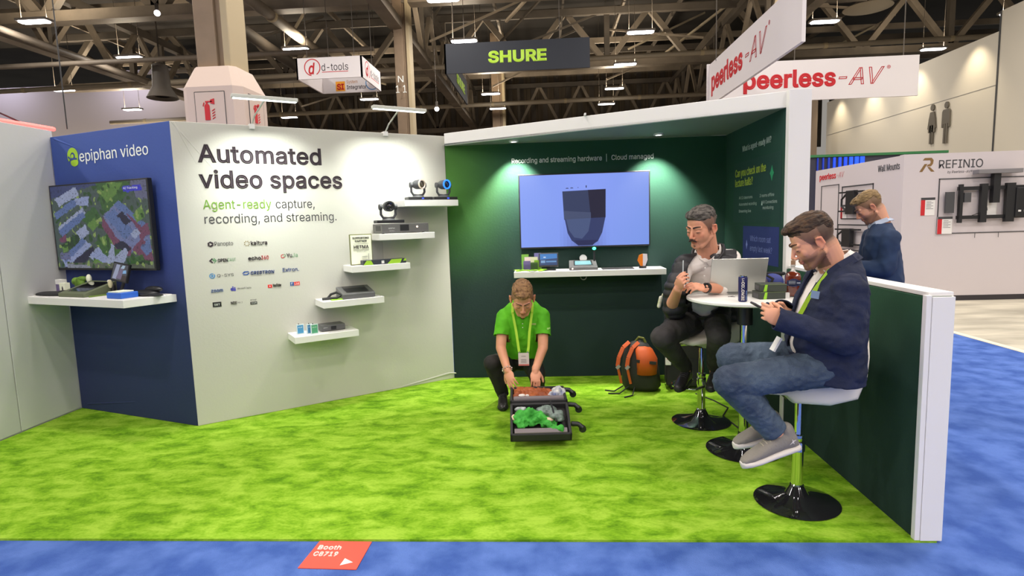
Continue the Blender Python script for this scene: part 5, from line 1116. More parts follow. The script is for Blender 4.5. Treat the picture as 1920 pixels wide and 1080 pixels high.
def hand(b, M, curl, spread=.0, thumb=(.5, .75, -.45), k=1.0, tc=.5):
    """M: wrist frame, x along the palm, y towards the thumb side, z out of the back of the hand"""
    R3 = M.to_3x3()
    b.ell(M @ Vector((.048, .0, 0)), (.050 * k, .040 * k, .0150 * k), M=R3); b.ell(M @ Vector((.022, .018, -.006)), (.030 * k, .022 * k, .014 * k), M=R3); b.cap((-.02, 0, 0), (.02, 0, 0), .026, .022, M=M)
    L = ((.030, .074, .0086), (.0105, .082, .0088), (-.0100, .077, .0084), (-.0295, .060, .0074))
    tips = []
    for i, (y_, l, r) in enumerate(L):
        c = curl[i] if isinstance(curl, (list, tuple)) else curl
        p = Vector((.086 - abs(i - 1) * .004, y_, .001)); a = c * .35; sp = (1.5 - i) * spread
        for j, fr in enumerate((.45, .31, .24)):
            a += c * (.45, .75, .45)[j]; d = Vector((math.cos(a) * math.cos(sp), math.sin(sp), -math.sin(a)))
            q_ = p + d * l * fr; b.cap(tuple(p), tuple(q_), r * (1 - .08 * j), r * (1 - .08 * (j + 1)), M=M, seg=10); p = q_
        tips.append(M @ p)
    d = Vector(thumb).normalized(); p = Vector((.022, .030, -.004)); q_ = p + d * .040; b.cap(tuple(p), tuple(q_), .0135, .0105, M=M)
    d2 = (d + Vector((tc, -tc * .6, -.1))).normalized(); r_ = q_ + d2 * .030; b.cap(tuple(q_), tuple(r_), .0105, .0085, M=M); tips.append(M @ r_)
    return tips
def wrist(c, x, z):
    x = Vector(x).normalized(); z = (Vector(z) - x * Vector(z).dot(x)).normalized(); y = z.cross(x); m_ = Matrix((x, y, z)).transposed().to_4x4(); m_.translation = Vector(c); return m_
def tint(me, base, M, stubble=None, st=.55, fade=None, red=True, moust=None):
    """skin colour with lips, cheeks and beard shadow, in the head's own coordinates"""
    n_ = len(me.vertices); co = np.empty(n_ * 3); me.vertices.foreach_get('co', co); co = co.reshape(-1, 3)
    Mi = np.array(M.inverted()); h = co @ Mi[:3, :3].T + Mi[:3, 3]
    x, y, z = h[:, 0], h[:, 1], h[:, 2]; c = np.tile(np.array(base, float), (n_, 1))
    def mix(mask, col): 
        nonlocal c
        mask = np.clip(mask, 0, 1)[:, None]; c = c * (1 - mask) + np.array(col)[None] * mask
    near_ = (np.abs(x) < .14) & (np.abs(y) < .11) & (z > -.13) & (z < .14)
    g = lambda cx, cy, cz, r: np.exp(-((x - cx) ** 2 + (np.abs(y) - cy) ** 2 + (z - cz) ** 2) / r ** 2) * near_
    if red: mix(.35 * g(.075, .042, -.025, .022), (base[0] * 1.0, base[1] * .6, base[2] * .55)); mix(.4 * g(.112, 0, -.03, .015), (base[0], base[1] * .6, base[2] * .55)); mix(.6 * g(-.015, .088, 0, .03), (base[0] * .95, base[1] * .5, base[2] * .45))
    mix(.75 * ((x > .082) & (np.abs(y) < .023) & (z > -.074) & (z < -.052)), (base[0] * .62, base[1] * .38, base[2] * .36))
    mix(.5 * g(.08, .031, -.004, .013), (base[0] * .55, base[1] * .45, base[2] * .42))
    if stubble is not None:
        s_ = near_ & (x > -.01) & (z < -.035 - .25 * (x - .02) * (x < .05)) & ~((x > .082) & (np.abs(y) < .022) & (z > -.072) & (z < -.054))
        e = np.clip((-.03 - z) / .03, 0, 1) * s_; mix(st * e, stubble)
    if fade is not None:
        s_ = near_ & (z > -.03 + .0 * x) & (x < .052 - .55 * np.clip(.05 - z, -.05, .05)) & ~((np.abs(y) > .079) & (x > -.035) & (z < .02)); e = np.clip((z + .05) / .05, 0, 1) * s_; mix(.80 * e, fade)
        s_ = near_ & (x < -.03) & (z > -.055); mix(.75 * s_ * np.clip((z + .06) / .04, 0, 1), fade)
    a_ = me.color_attributes.new('Col', 'FLOAT_COLOR', 'POINT'); a_.data.foreach_set('color', np.concatenate([c, np.ones((n_, 1))], 1).ravel())
def skin_mat(name):
    m_ = mat(name, (.5, .3, .2), .55, attr=True, bump=.03, bump_scale=250); b = m_.node_tree.nodes['Principled BSDF']
    b.inputs['Subsurface Weight'].default_value = .12; b.inputs['Subsurface Radius'].default_value = (.02, .008, .005); b.inputs['Subsurface Scale'].default_value = .3; return m_
SKIN = skin_mat('skin')
def piece(name, me, parent, m_, base, smooth='all', label=None):
    off = Vector(base); me.transform(Matrix.Translation(-off)); me.materials.clear(); me.materials.append(m_); return link(name, me, parent, smooth=smooth, label=label)
def strip(b, pts, w_, th=.004, up=(0, 0, 1)):
    for i in range(len(pts) - 1): b.bar(pts[i], Vector(pts[i + 1]) + (Vector(pts[i + 1]) - Vector(pts[i])) * .05, w_, th, up=up)
    return b
def face_extras(M, parent, base, brow_m, look=-.0, hair=None):
    b = MB()
    for s in (-1, 1):
        for i in range(5):
            t0, t1 = i / 5, (i + 1) / 5; f_ = lambda t_: (.0925 - .019 * t_ * t_, s * (.012 + .036 * t_), .026 + .006 * math.sin(t_ * 2.6))
            b.cap(f_(t0), f_(t1), .0046 - .002 * t0, .0046 - .002 * t1, M=M, seg=8)
    o = b.build('eyebrow', brow_m, parent, world=True, smooth='all')
    b = MB()
    for s in (-1, 1):
        for i in range(5):
            t0, t1 = i / 5 * 2 - 1, (i + 1) / 5 * 2 - 1; f_ = lambda t_: (.0890 - .006 * t_ * t_ - .002, s * (.031 + .0125 * t_), -.0035 + .002 * t_ * t_)
            b.cap(f_(t0), f_(t1), .0020, .0020, M=M, seg=6)
    b.build('eyelash', text_dark, parent, world=True, smooth='all')
    b = MB()
    for s in (-1, 1): b.ell(M @ Vector((.0785, s * .031, -.0025)), (.0080, .0105, .0040), M=M.to_3x3())
    b.build('eyeball', mat('eye_dark', (.10, .08, .07), .5), parent, world=True, smooth='all')
def mk_hair(M, parent, base, m_, blobs, amp, vox=.004, cut=None, seed=1, stretch=(1, 1, 1)):
    b = MB(); R3 = M.to_3x3()
    for c, r in blobs: b.ell(M @ Vector(c), r, M=R3, su=24, sv=16)
    Mi = M.inverted(); S_ = Vector(stretch)
    def d(p, n_):
        h = Mi @ p; q = Vector((h.x * S_.x, h.y * S_.y, h.z * S_.z)) * 60 + Vector((seed, 0, 0)); return n_ * amp * (1 - 2 * abs(noise.noise(q)) + .5 * noise.noise(q * 2.1))
    me = voxel(b, vox, 2, cut=(lambda p: cut(Mi @ p)) if cut else None, disp=d)
    return piece('hair', me, parent, m_, base)
def hair_mat(name, c, c2):
    return mat(name, c, .55, c2=c2, noise_scale=60, bump=.4, bump_scale=160, stretch=(.35, 1, 1), spec=.3)
# ================================================================ PEOPLE
V = Vector
def lerp(a, b_, t_): return V(a).lerp(V(b_), t_)
def limb(b, pts, rs, M=None):
    for i in range(len(pts) - 1): b.cap(pts[i], pts[i + 1], rs[i], rs[i + 1], seg=18)
def torso(b, F, rings, seg=36):
    F = V(F).normalized(); L_ = V((0, 0, 1)).cross(F)
    b.loft([(c, ra, rb_, F, L_) for c, ra, rb_ in rings], seg)
def cutcap(p, c, d, r=.12):
    q = p - V(c); return q.dot(V(d).normalized()) > 0 and q.length < r
def shoe(parent, base, heel, toe, up, um, sm, k=1.0, w_=.048, name='shoe', swoosh=None):
    heel, toe, up = V(heel), V(toe), V(up); x = (toe - heel).normalized(); up = (up - x * up.dot(x)).normalized(); y = up.cross(x); L_ = (toe - heel).length
    def P(u, h, s): return heel + x * (u * L_) + up * h + y * s
    b = MB(); prof = [(-.04, .6, .030), (.02, .85, .035), (.2, .88, .036), (.45, .92, .034), (.7, 1.08, .034), (.88, .95, .032), (.98, .65, .028), (1.02, .25, .022)]
    n_ = 10; rings = []
    for u, ww, h in prof: rings.append((P(u, .014, 0), .019, w_ * ww, up, y))
    b.loft(rings, 20); sole = piece('sole', voxel(b, .004, 2), parent, sm, base)
    b = MB(); prof = [(-.02, .055, .62, .045), (.06, .062, .78, .050), (.22, .070, .80, .050), (.42, .060, .84, .040), (.62, .048, .92, .030), (.82, .038, .88, .022), (.95, .030, .62, .015), (1.0, .026, .3, .010)]
    b.loft([(P(u, h, 0), v_, w_ * ww, up, y) for u, h, ww, v_ in prof], 24); b.cap(P(.10, .07, 0), P(.10, .115, 0), .040, .038)
    o = piece(name, voxel(b, .004, 2), parent, um, base)
    b = MB()
    for i in range(5):
        u = .30 + .065 * i; h = .119 - .118 * (u - .28)
        b.tube([P(u, h - .012, -.028), P(u + .01, h, -.012), P(u + .01, h, .012), P(u, h - .012, .028)], .0032, 6)
    b.build('shoelace', sm if swoosh is None else swoosh, parent, world=True)
    return o
cotton_w = mat('cotton_white', srgb(226, 218, 212), .85, bump=.12, bump_scale=22, stretch=(1, 1, .6))
navy_wool = mat('wool_navy', srgb(24, 34, 66), .85, c2=srgb(18, 26, 50), noise_scale=7, bump=.15, bump_scale=140)
lanyard_m = mat('lanyard_lime', srgb(160, 200, 40), .6)

# ---------- man in navy blazer on the near stool -------------------------------------------------
base = V((1.33, 2.98, 0))
M3_ = frame((1.292, 2.925, 1.455), (-.85, .16, -.50), 1.04)
b = MB(); head(b, M3_); nb = V((1.415, 2.945, 1.30))
b.cap(M3_ @ V((-.035, 0, -.045)), nb, .062, .068, seg=20)
torso(b, (-1, 0, 0), [((1.42, 2.95, .80), .12, .16), ((1.405, 2.95, .95), .13, .15), ((1.43, 2.95, 1.15), .125, .165), ((1.44, 2.95, 1.24), .09, .15), ((1.44, 2.95, 1.30), .06, .07)])
shN, elN, wrN = V((1.400, 2.775, 1.225)), V((1.385, 2.735, .995)), V((1.125, 2.80, 1.085)); shF, elF, wrF = V((1.42, 3.125, 1.23)), V((1.42, 3.16, .99)), V((1.20, 3.02, 1.095))
limb(b, [shN, elN, wrN], [.05, .042, .029]); limb(b, [shF, elF, wrF], [.05, .042, .029])
hipN, knN, anN = V((1.39, 2.86, .835)), V((.880, 2.84, .785)), V((1.110, 2.865, .525)); hipF, knF, anF = V((1.41, 3.04, .835)), V((.960, 3.06, .845)), V((1.11, 3.04, .525))
limb(b, [hipN, knN, anN], [.07, .055, .035]); limb(b, [hipF, knF, anF], [.07, .055, .035])
WN = wrist(wrN, (-.85, .30, .42), (-.25, -.90, .10)); WN = WN @ Matrix.Diagonal((1.05, -1.05, 1.05, 1)); hand(b, WN, (.75, .95, 1.1, 1.2), thumb=(.75, .45, -.5))
WF = wrist(wrF, (-.92, -.25, .30), (-.15, .90, .35)); hand(b, WF, (.8, .95, 1.1, 1.2), thumb=(.75, .45, -.5))
b.cap(anN, V((1.15, 2.865, .47)), .04); b.cap(anF, V((1.13, 3.04, .47)), .04)
me = voxel(b, .0038, 3); me.transform(Matrix.Translation(-base)); tint(me, srgb(222, 160, 128), Matrix.Translation(-base) @ M3_, stubble=srgb(96, 66, 44), st=.8, fade=srgb(66, 50, 38)); me.materials.append(SKIN)
man = link('person', me, None, base, 0, 'all', 'man in a navy blazer and jeans on the near white stool, reading a phone', 'person')
face_extras(M3_, man, base, mat('brow_brown', srgb(96, 68, 46), .8))
mk_hair(M3_, man, base, hair_mat('hair_brown', srgb(88, 64, 44), srgb(44, 32, 24)), [((-.018, 0, .070), (.094, .073, .064)), ((.036, .0, .098), (.050, .058, .030)), ((.066, -.006, .098), (.030, .044, .018)), ((-.070, 0, .050), (.044, .062, .056))], .004, .0035, cut=lambda h: h.z < .022 + .62 * max(0, h.x) , seed=2, stretch=(.35, 1, 1))
# shirt
b = MB(); RJ = [((1.400, .745), .140, .188), ((1.385, .85), .160, .190), ((1.375, .95), .165, .193), ((1.385, 1.05), .158, .198), ((1.398, 1.15), .145, .205), ((1.410, 1.225), .120, .202), ((1.425, 1.285), .098, .158), ((1.438, 1.335), .082, .105), ((1.446, 1.385), .070, .082)]
torso(b, (-1, 0, 0), [((c[0], 2.95, c[1]), ra - .014, rb_ - .018) for c, ra, rb_ in RJ if c[1] > .8] + [((1.42, 2.95, 1.335), .064, .072)])
me = voxel(b, .006, 2, cut=lambda p: p.z > 1.335 or p.z < .83, disp=wrinkle(14, .003, 3)); piece('shirt', shell(me, .003), man, cotton_w, base)
b = MB()   # shirt collar standing at the neck
for s in (-1, 1):
    pts = [(1.375, 2.95 + s * .012, 1.268), (1.350, 2.95 + s * .048, 1.300), (1.385, 2.95 + s * .074, 1.340), (1.45, 2.95 + s * .070, 1.382), (1.490, 2.95 + s * .02, 1.395)]
    strip(b, pts, .040, .005, up=(-.3, s * .9, .3))
b.build('shirt_collar', cotton_w, man, world=True, bevel=.001)
# blazer
b = MB(); torso(b, (-1, 0, 0), [((c[0], 2.95, c[1]), ra, rb_) for c, ra, rb_ in RJ])
for s_, e_, w_ in ((shN, elN, wrN), (shF, elF, wrF)):
    b.cap(s_ + V((0, 0, .01)), lerp(s_, e_, .5), .074, .070, seg=20); b.cap(lerp(s_, e_, .5), e_, .070, .064, seg=20); b.cap(e_, lerp(e_, w_, .55), .064, .055, seg=20); b.cap(lerp(e_, w_, .55), w_ + (w_ - e_).normalized() * .075, .054, .052, seg=20)
b.cap((1.44, 2.83, .82), (1.47, 2.85, .76), .07, .05); b.cap((1.44, 3.06, .82), (1.47, 3.05, .76), .07, .05); b.ell((1.49, 2.95, .86), (.05, .13, .12))
def wj(z): return .075 - (1.32 - z) * .14 if z > 1.0 else .030 + (1.0 - z) * .30
def cj(p):
    if p.z < .760 + .10 * max(0, 1.42 - p.x) or p.z > 1.385 - .50 * max(0, 1.50 - p.x): return True
    if p.x < 1.34 and abs(p.y - 2.95) < wj(p.z) and p.x > 1.14: 
        if (p - V((p.x, 2.95, p.z))).length < wj(p.z) and p.x < 1.38 - .4 * (1.32 - min(p.z, 1.32)): return True
    if p.z > 1.24 and (V((p.x, p.y, 0)) - V((1.405, 2.95, 0))).length < .072: return True
    return cutcap(p, wrN + (wrN - elN).normalized() * .045, wrN - elN, .10) or cutcap(p, wrF + (wrF - elF).normalized() * .03, wrF - elF, .10)
dj = wrinkle(9, .010, 5, (1, 1, 1.4)); dj2 = wrinkle(24, .003, 8)
me = voxel(b, .0055, 3, cut=cj, disp=lambda p, n_: dj(p, n_) + dj2(p, n_)); piece('blazer', shell(me, .006), man, navy_wool, base)
b = MB()  # lapels with notch, and collar roll
for s in (-1, 1):
    z = lambda t_: 1.30 - .30 * t_
    pts = []
    for i in range(7):
        t_ = i / 6; zz = z(t_); pts.append(V((1.350 - .140 * t_ ** .8 - .004, 2.95 + s * (wj(zz) + .012), zz)))
    for i in range(6): b.bar(pts[i], pts[i + 1] + (pts[i + 1] - pts[i]) * .1, .05 - .036 * abs(i / 5 - .35), .006, up=(-.75, s * .65, 0))
    cp = [(1.345, 2.95 + s * .085, 1.295), (1.39, 2.95 + s * .098, 1.335), (1.46, 2.95 + s * .088, 1.372), (1.512, 2.95 + s * .03, 1.382)]
    strip(b, cp, .042, .007, up=(-.1, s * .9, .45))
b.build('lapel', mat('wool_navy_dark', srgb(22, 30, 58), .85), man, world=True, bevel=.0015)
b = MB(); lp = [(1.47, 2.94, 1.362), (1.435, 2.868, 1.350), (1.350, 2.868, 1.315), (1.300, 2.868, 1.245), (1.250, 2.872, 1.165), (1.212, 2.878, 1.085), (1.182, 2.89, 1.02)]
strip(b, lp, .020, .003, up=(-.2, -.95, .1))
b.build('lanyard', lanyard_m, man, world=True)
MB().box((1.120, 2.90, .955), (.010, .05, .075), M=Matrix.Rotation(R(28), 3, 'Y')).build('badge', white_pl, man, world=True)
MB().box((1.262, 2.812, 1.208), (.036, .004, .036), M=Matrix.Rotation(R(-38), 3, 'Z') @ Matrix.Rotation(R(8), 3, 'Y')).build('name_tag', mat('tag_blue_grey', srgb(120, 140, 168), .5), man, world=True)
# jeans
denim = mat('denim', srgb(76, 92, 110), .8, c2=srgb(40, 53, 74), noise_scale=5, bump=.25, bump_scale=140, stretch=(1, 1, 1))
b = MB(); b.cap(hipN + V((.0, 0, .01)), knN, .092, .080, seg=24); b.cap(hipF + V((.0, 0, .01)), knF, .092, .080, seg=24); b.ell((1.39, 2.95, .86), (.12, .165, .10))
b.cap(knN, lerp(knN, anN, .5), .078, .068, seg=22); b.cap(lerp(knN, anN, .5), anN, .068, .062, seg=22); b.cap(knF, lerp(knF, anF, .5), .076, .068, seg=22); b.cap(lerp(knF, anF, .5), anF, .068, .062, seg=22)
d1 = wrinkle(16, .006, 2, (1.6, 1, 1.6)); me = voxel(b, .0055, 3, cut=lambda p: cutcap(p, anN, anN - knN, .1) or cutcap(p, anF, anF - knF, .1), disp=d1); piece('jeans', shell(me, .004), man, denim, base)
MB().tube([(1.25 + .17 * (1 - math.cos(a)), 2.95 - .165 * math.sin(a), .905 + .0 * a) for a in [-1.5 + .3 * i for i in range(11)]], .012, 8).build('belt', mat('leather_brown', srgb(70, 46, 34), .5), man, world=True)
sn_g = mat('sneaker_grey', srgb(132, 126, 118), .8, bump=.15, bump_scale=100); sn_w = mat('sneaker_sole', srgb(214, 206, 200), .6)
shoe(man, base, (1.222, 2.865, .432), (.950, 2.845, .345), (-.15, 0, 1), sn_g, sn_w, w_=.052, name='sneaker', swoosh=mat('lace_grey', srgb(168, 160, 142), .8))
flat([[(0, 0), (.012, .014), (.010, .028), (.016, .018), (.030, .020), (.018, .012), (.022, 0), (.013, .008)]], man, (1.165, 2.817, .47), (1, 0, .2), sn_w, 'shoe_logo')
shoe(man, base, (1.215, 3.045, .425), (.965, 3.02, .375), (-.15, 0, 1), sn_g, sn_w, w_=.052, name='sneaker', swoosh=mat('lace_grey', srgb(168, 160, 142), .8))
Mp = Matrix.Rotation(R(32), 3, 'Y')
ph = thing('smartphone', 'black smartphone held by the man in the navy blazer', 'phone', (1.062, 2.895, 1.125))
MB().box((0, 0, 0), (.140, .074, .009), M=Mp).build('phone_body', mat('phone_brown', srgb(60, 50, 48), .3), ph, bevel=.003); MB().box(Mp @ V((0, 0, .005)), (.140, .068, .001), M=Mp).build('phone_screen', mat('phone_glow', (.02, .02, .02), .1, emit=(.5, .55, .6), es=.2), ph)

# ---------- man in black vest behind the table -------------------------------------------------
base = V((1.13, 4.42, 0)); F2 = V((-.42, -.91, 0)).normalized(); L2 = V((0, 0, 1)).cross(F2)
M2 = frame((1.050, 4.045, 1.515), (-.72, -.63, -.30), 1.12, roll=R(-3))
b = MB(); head(b, M2); nb = V((1.13, 4.16, 1.315)); b.cap(M2 @ V((-.035, 0, -.045)), nb, .066, .072, seg=20)
R2 = [((1.165, 4.41, .80), .135, .185), ((1.155, 4.36, .93), .135, .180), ((1.145, 4.29, 1.07), .140, .195), ((1.14, 4.225, 1.19), .130, .210), ((1.14, 4.19, 1.262), .098, .200), ((1.14, 4.175, 1.305), .080, .135), ((1.135, 4.165, 1.335), .070, .085)]
torso(b, F2, [(c, ra - .03, rb_ - .035) for c, ra, rb_ in R2])
shR, elR, wrR = V((.962, 4.15, 1.235)), V((.868, 4.08, .995)), V((.866, 3.905, 1.115)); shL, elL, wrL = V((1.305, 4.225, 1.285)), V((1.315, 4.13, 1.10)), V((1.040, 3.905, 1.118))
elL = V((1.30, 4.10, 1.085))
b.cap(nb, shR, .055, .05); b.cap(nb, shL, .055, .05); limb(b, [shR, elR, wrR], [.05, .042, .030]); limb(b, [shL, elL, wrL], [.05, .042, .030])
WR = wrist(wrR, (.05, -.62, .70), (-.75, -.45, -.2)); tR = hand(b, WR, (1.0, 1.1, 1.2, 1.25), thumb=(.8, .3, -.55))
WL_ = wrist(wrL, (-.90, -.35, .22), (.05, -.55, .80)) @ Matrix.Diagonal((1, -1, 1, 1)); tL = hand(b, WL_, (.75, .8, .85, .9), thumb=(.8, .35, -.4))
hipR, knR, anR = V((1.09, 4.38, .82)), V((.785, 4.02, .765)), V((1.02, 4.36, .47)); hipL, knL, anL = V((1.25, 4.36, .82)), V((1.165, 4.01, .775)), V((1.235, 4.36, .47))
limb(b, [hipR, knR, anR, V((1.035, 4.38, .40))], [.07, .055, .036, .036]); limb(b, [hipL, knL, anL, V((1.245, 4.38, .40))], [.07, .055, .036, .036])
me = voxel(b, .0040, 3); me.transform(Matrix.Translation(-base)); tint(me, srgb(214, 150, 120), Matrix.Translation(-base) @ M2, stubble=srgb(130, 96, 76), st=.3, fade=srgb(72, 60, 54)); me.materials.append(SKIN)
man2 = link('person', me, None, base, 0, 'all', 'man with moustache in a black vest and white shirt behind the bar table', 'person')
face_extras(M2, man2, base, mat('brow_black', srgb(48, 36, 32), .8))
b = MB(); b.cap((.100, -.024, -.056), (.106, -.008, -.046), .0045, .0065, M=M2); b.cap((.106, -.008, -.046), (.106, .008, -.046), .0065, .0065, M=M2); b.cap((.106, .008, -.046), (.100, .024, -.056), .0065, .0045, M=M2)
me = voxel(b, .002, 1, disp=wrinkle(120, .0012)); piece('moustache', me, man2, mat('moustache_brown', srgb(58, 38, 32), .8, bump=.4, bump_scale=300), base)
b = MB(); b.ell(M2 @ V((.088, 0, -.088)), (.005, .009, .007), M=M2.to_3x3()); piece('chin_tuft', voxel(b, .002, 1), man2, mat('tuft_brown', srgb(120, 84, 66), .8), base)
mk_hair(M2, man2, base, hair_mat('hair_salt', srgb(104, 98, 92), srgb(38, 32, 30)), [((-.018, 0, .070), (.094, .074, .060)), ((.038, -.006, .090), (.048, .056, .030)), ((.066, -.014, .088), (.022, .034, .016)), ((-.07, 0, .05), (.044, .062, .055))], .004, .0035, cut=lambda h: h.z < .026 + .58 * max(0, h.x), seed=9, stretch=(.6, 1, 1))
b = MB(); torso(b, F2, [(c, ra - .014, rb_ - .018) for c, ra, rb_ in R2] + [((1.130, 4.160, 1.350), .066, .074)])
b.cap(nb - V((0, 0, .03)), shR, .065, .066); b.cap(nb - V((0, 0, .03)), shL, .065, .066)
for s_, e_, w_ in ((shR, lerp(shR, elR, .6), None), (shL, elL, wrL)):
    b.cap(s_, e_, .068, .056, seg=20)
    if w_ is not None: b.cap(e_, lerp(e_, w_, .45), .054, .048, seg=20)
def c2_cut(p):
    return p.z > 1.352 or (p.z < .86 and True) or cutcap(p, lerp(elR, wrR, .42), wrR - elR, .08) or cutcap(p, lerp(elL, wrL, .55), wrL - elL, .08) or (p.z > 1.30 and (p - V((1.10, 4.09, p.z))).length < .035)
me = voxel(b, .0055, 2, cut=c2_cut, disp=lambda p, n_: wrinkle(13, .005, 4)(p, n_)); piece('shirt', shell(me, .003), man2, cotton_w, base)
b = MB()
for s in (-1, 1):
    q = V((1.132, 4.162, 0)); pts = [q + F2 * .085 + L2 * s * .012 + V((0, 0, 1.262)), q + F2 * .082 + L2 * s * .050 + V((0, 0, 1.285)), q + F2 * .03 + L2 * s * .088 + V((0, 0, 1.335)), q - F2 * .04 + L2 * s * .080 + V((0, 0, 1.372)), q - F2 * .078 + L2 * s * .02 + V((0, 0, 1.380))]
    strip(b, pts, .046, .005, up=tuple(F2 * .3 + L2 * s * .9 + V((0, 0, .25))))
b.build('shirt_collar', cotton_w, man2, world=True, bevel=.001)
b = MB()
for i in range(6): c = V((1.14, 4.23, 0)) + F2 * (.148 - .012 * abs(i - 2.5)) + V((0, -.03 + .028 * i * .6, 1.235 - .058 * i)); b.ell(V((1.148 + .003 * i, 4.20 + .034 * i, 0)) + F2 * .150 + V((0, 0, 1.235 - .058 * i)), .0055)
b.build('shirt_buttons', white_gloss, man2, world=True)
b = MB().cap((.815, 4.22, 1.015), (.800, 4.215, .955), .014).cap((.83, 4.23, 1.04), (.815, 4.22, 1.0), .005); b.build('hip_badge', mat('badge_lime_white', srgb(170, 180, 120), .5, c2=srgb(225, 220, 205), noise_scale=30), man2, world=True, smooth='all')
# puffer vest
b = MB(); torso(b, F2, [(c + V((0, 0, 0)) if isinstance(c, V) else c, ra + .016, rb_ + .006) for c, ra, rb_ in R2])
b.cap((.94, 4.33, .90), (.90, 4.30, .78), .07, .05); b.cap(shR + V((.02, 0, .012)), lerp(shR, elR, .55), .085, .088, seg=20); b.cap(lerp(shR, elR, .55), (.90, 4.16, .95), .088, .085, seg=20); b.cap((1.36, 4.42, .90), (1.38, 4.42, .80), .06, .05); b.cap(nb - V((0, 0, .025)), shR, .075, .082); b.cap(nb - V((0, 0, .025)), lerp(nb, shL, .85), .075, .082); b.cap(lerp(nb, shL, .8), (1.27, 4.26, 1.08), .082, .08)
def cv(p):
    q = p - V((1.145, 4.25, 0)); f_ = q.dot(F2); l_ = q.dot(L2); wz = .078 + .05 * max(0, (1.3 - p.z)) 
    if p.z < .80 or p.z > 1.352: return True
    if f_ > .0 and abs(l_) < wz - .045 * max(0, min(1, (p.z - 1.25) / .1)) and f_ > .03: return True
    if p.z > 1.27 and (V((p.x, p.y, 0)) - V((1.132, 4.162, 0))).length < .085: return True
    return (l_ > .205 and 1.02 < p.z < 1.40)
def dv(p, n_): return n_ * (.009 * abs(math.sin((p.z + .02 * noise.noise(p * 8)) * 52)) - .004 + .006 * noise.noise(p * 14))
puff = mat('puffer_black', (.016, .014, .018), .55, bump=.1, bump_scale=60)
me = voxel(b, .006, 2, cut=cv, disp=dv); piece('vest', shell(me, .008), man2, puff, base)
b = MB()
for s in (-1, 1):
    q = V((1.132, 4.162, 0)); pts = [q + F2 * .088 + L2 * s * .075 + V((0, 0, 1.27)), q + F2 * .03 + L2 * s * .108 + V((0, 0, 1.325)), q - F2 * .05 + L2 * s * .098 + V((0, 0, 1.37)), q - F2 * .10 + V((0, 0, 1.385))]
    strip(b, pts, .055, .016, up=tuple(F2 * .1 + L2 * s * .9 + V((0, 0, .1))))
me = voxel(b, .006, 3); piece('vest_collar', me, man2, puff, base)
MB().box(V((1.145, 4.25, 1.10)) + F2 * .155 + L2 * .13, (.045, .006, .03), M=Matrix.Rotation(math.atan2(L2.y, L2.x), 3, 'Z')).build('name_tag', white_pl, man2, world=True)
slacks = mat('slacks_charcoal', srgb(58, 54, 54), .85, c2=srgb(40, 37, 38), noise_scale=6, bump=.12, bump_scale=150)
b = MB(); b.cap(hipR, knR, .100, .078, seg=22); b.cap(hipL, knL, .100, .078, seg=22); b.ell((1.17, 4.41, .85), (.17, .14, .10), M=Matrix.Rotation(R(25), 3, 'Z')); b.cap(knR, anR, .078, .052, seg=20); b.cap(knL, anL, .078, .052, seg=20)
me = voxel(b, .006, 3, cut=lambda p: cutcap(p, anR, anR - knR, .1) or cutcap(p, anL, anL - knL, .1), disp=wrinkle(12, .006, 6)); piece('trousers', shell(me, .004), man2, slacks, base)
blk_l = mat('leather_black', (.02, .018, .018), .35)
shoe(man2, base, (1.06, 4.42, .335), (.93, 4.19, .325), (0, 0, 1), blk_l, black_m, w_=.046); shoe(man2, base, (1.27, 4.42, .335), (1.16, 4.18, .325), (0, 0, 1), blk_l, black_m, w_=.046)
dW = (wrL - elL).normalized(); MB().cyl(wrL - dW * .030, wrL - dW * .008, .0345, seg=24).build('watch_strap', black_m, man2, world=True, smooth=True)
MB().box(wrL - dW * .019 + V((-.008, -.026, .018)), (.034, .012, .036), M=Matrix.Rotation(R(20), 3, 'Z') @ Matrix.Rotation(R(-30), 3, 'X')).build('watch_case', lens_dk, man2, world=True, bevel=.004)
tip = (tR[0] + tR[4]) / 2
MB().cyl(tip + V((.0, .0, -.02)), tip + V((.006, .02, .085)), .0035, seg=10).build('pen', mat('pen_grey', srgb(190, 196, 200), .3, .3), loc=(0, 0, 0), label='thin silver pen held upright by the man in the black vest', cat='pen')
t2 = (tL[0] + tL[4]) / 2
MB().box(t2 + V((-.02, .0, .004)), (.085, .05, .006), M=Matrix.Rotation(R(-15), 3, 'Z') @ Matrix.Rotation(R(12), 3, 'X')).build('white_case', white_pl, bevel=.001, label='small white case held by the man in the black vest', cat='case')

# ---------- crouching man in lime polo ------------------------------------------------------------
base = V((-.25, 4.98, 0)); F1 = V((.0, -1, 0))
M1 = frame((-.205, 4.750, .958), (.06, -.80, -.60), 1.16)
b = MB(); head(b, M1); nb = V((-.213, 4.94, .875)); b.cap(M1 @ V((-.035, 0, -.045)), nb, .064, .070, seg=20)
R1 = [((-.235, 5.12, .36), .135, .168), ((-.232, 5.07, .46), .140, .162), ((-.224, 5.01, .60), .140, .168), ((-.220, 4.975, .73), .125, .190), ((-.215, 4.955, .825), .105, .178), ((-.213, 4.945, .885), .085, .130), ((-.212, 4.938, .925), .070, .086)]
torso(b, F1, [(c, ra - .03, rb_ - .03) for c, ra, rb_ in R1])
sR, eR, wR = V((-.385, 4.94, .785)), V((-.402, 4.83, .535)), V((-.338, 4.645, .385)); sL, eL, wL = V((-.040, 4.94, .787)), V((-.048, 4.83, .530)), V((-.112, 4.655, .382))
limb(b, [sR, eR, wR], [.052, .043, .030]); limb(b, [sL, eL, wL], [.052, .043, .030])
WRm = wrist(wR, (.28, -.62, -.72), (-.30, -.70, .50)) @ Matrix.Diagonal((1.1, -1.1, 1.1, 1)); WRm = wrist(wR, (.30, -.60, -.74), (-.45, -.70, .40)) @ Matrix.Diagonal((1.1, -1.1, 1.1, 1))
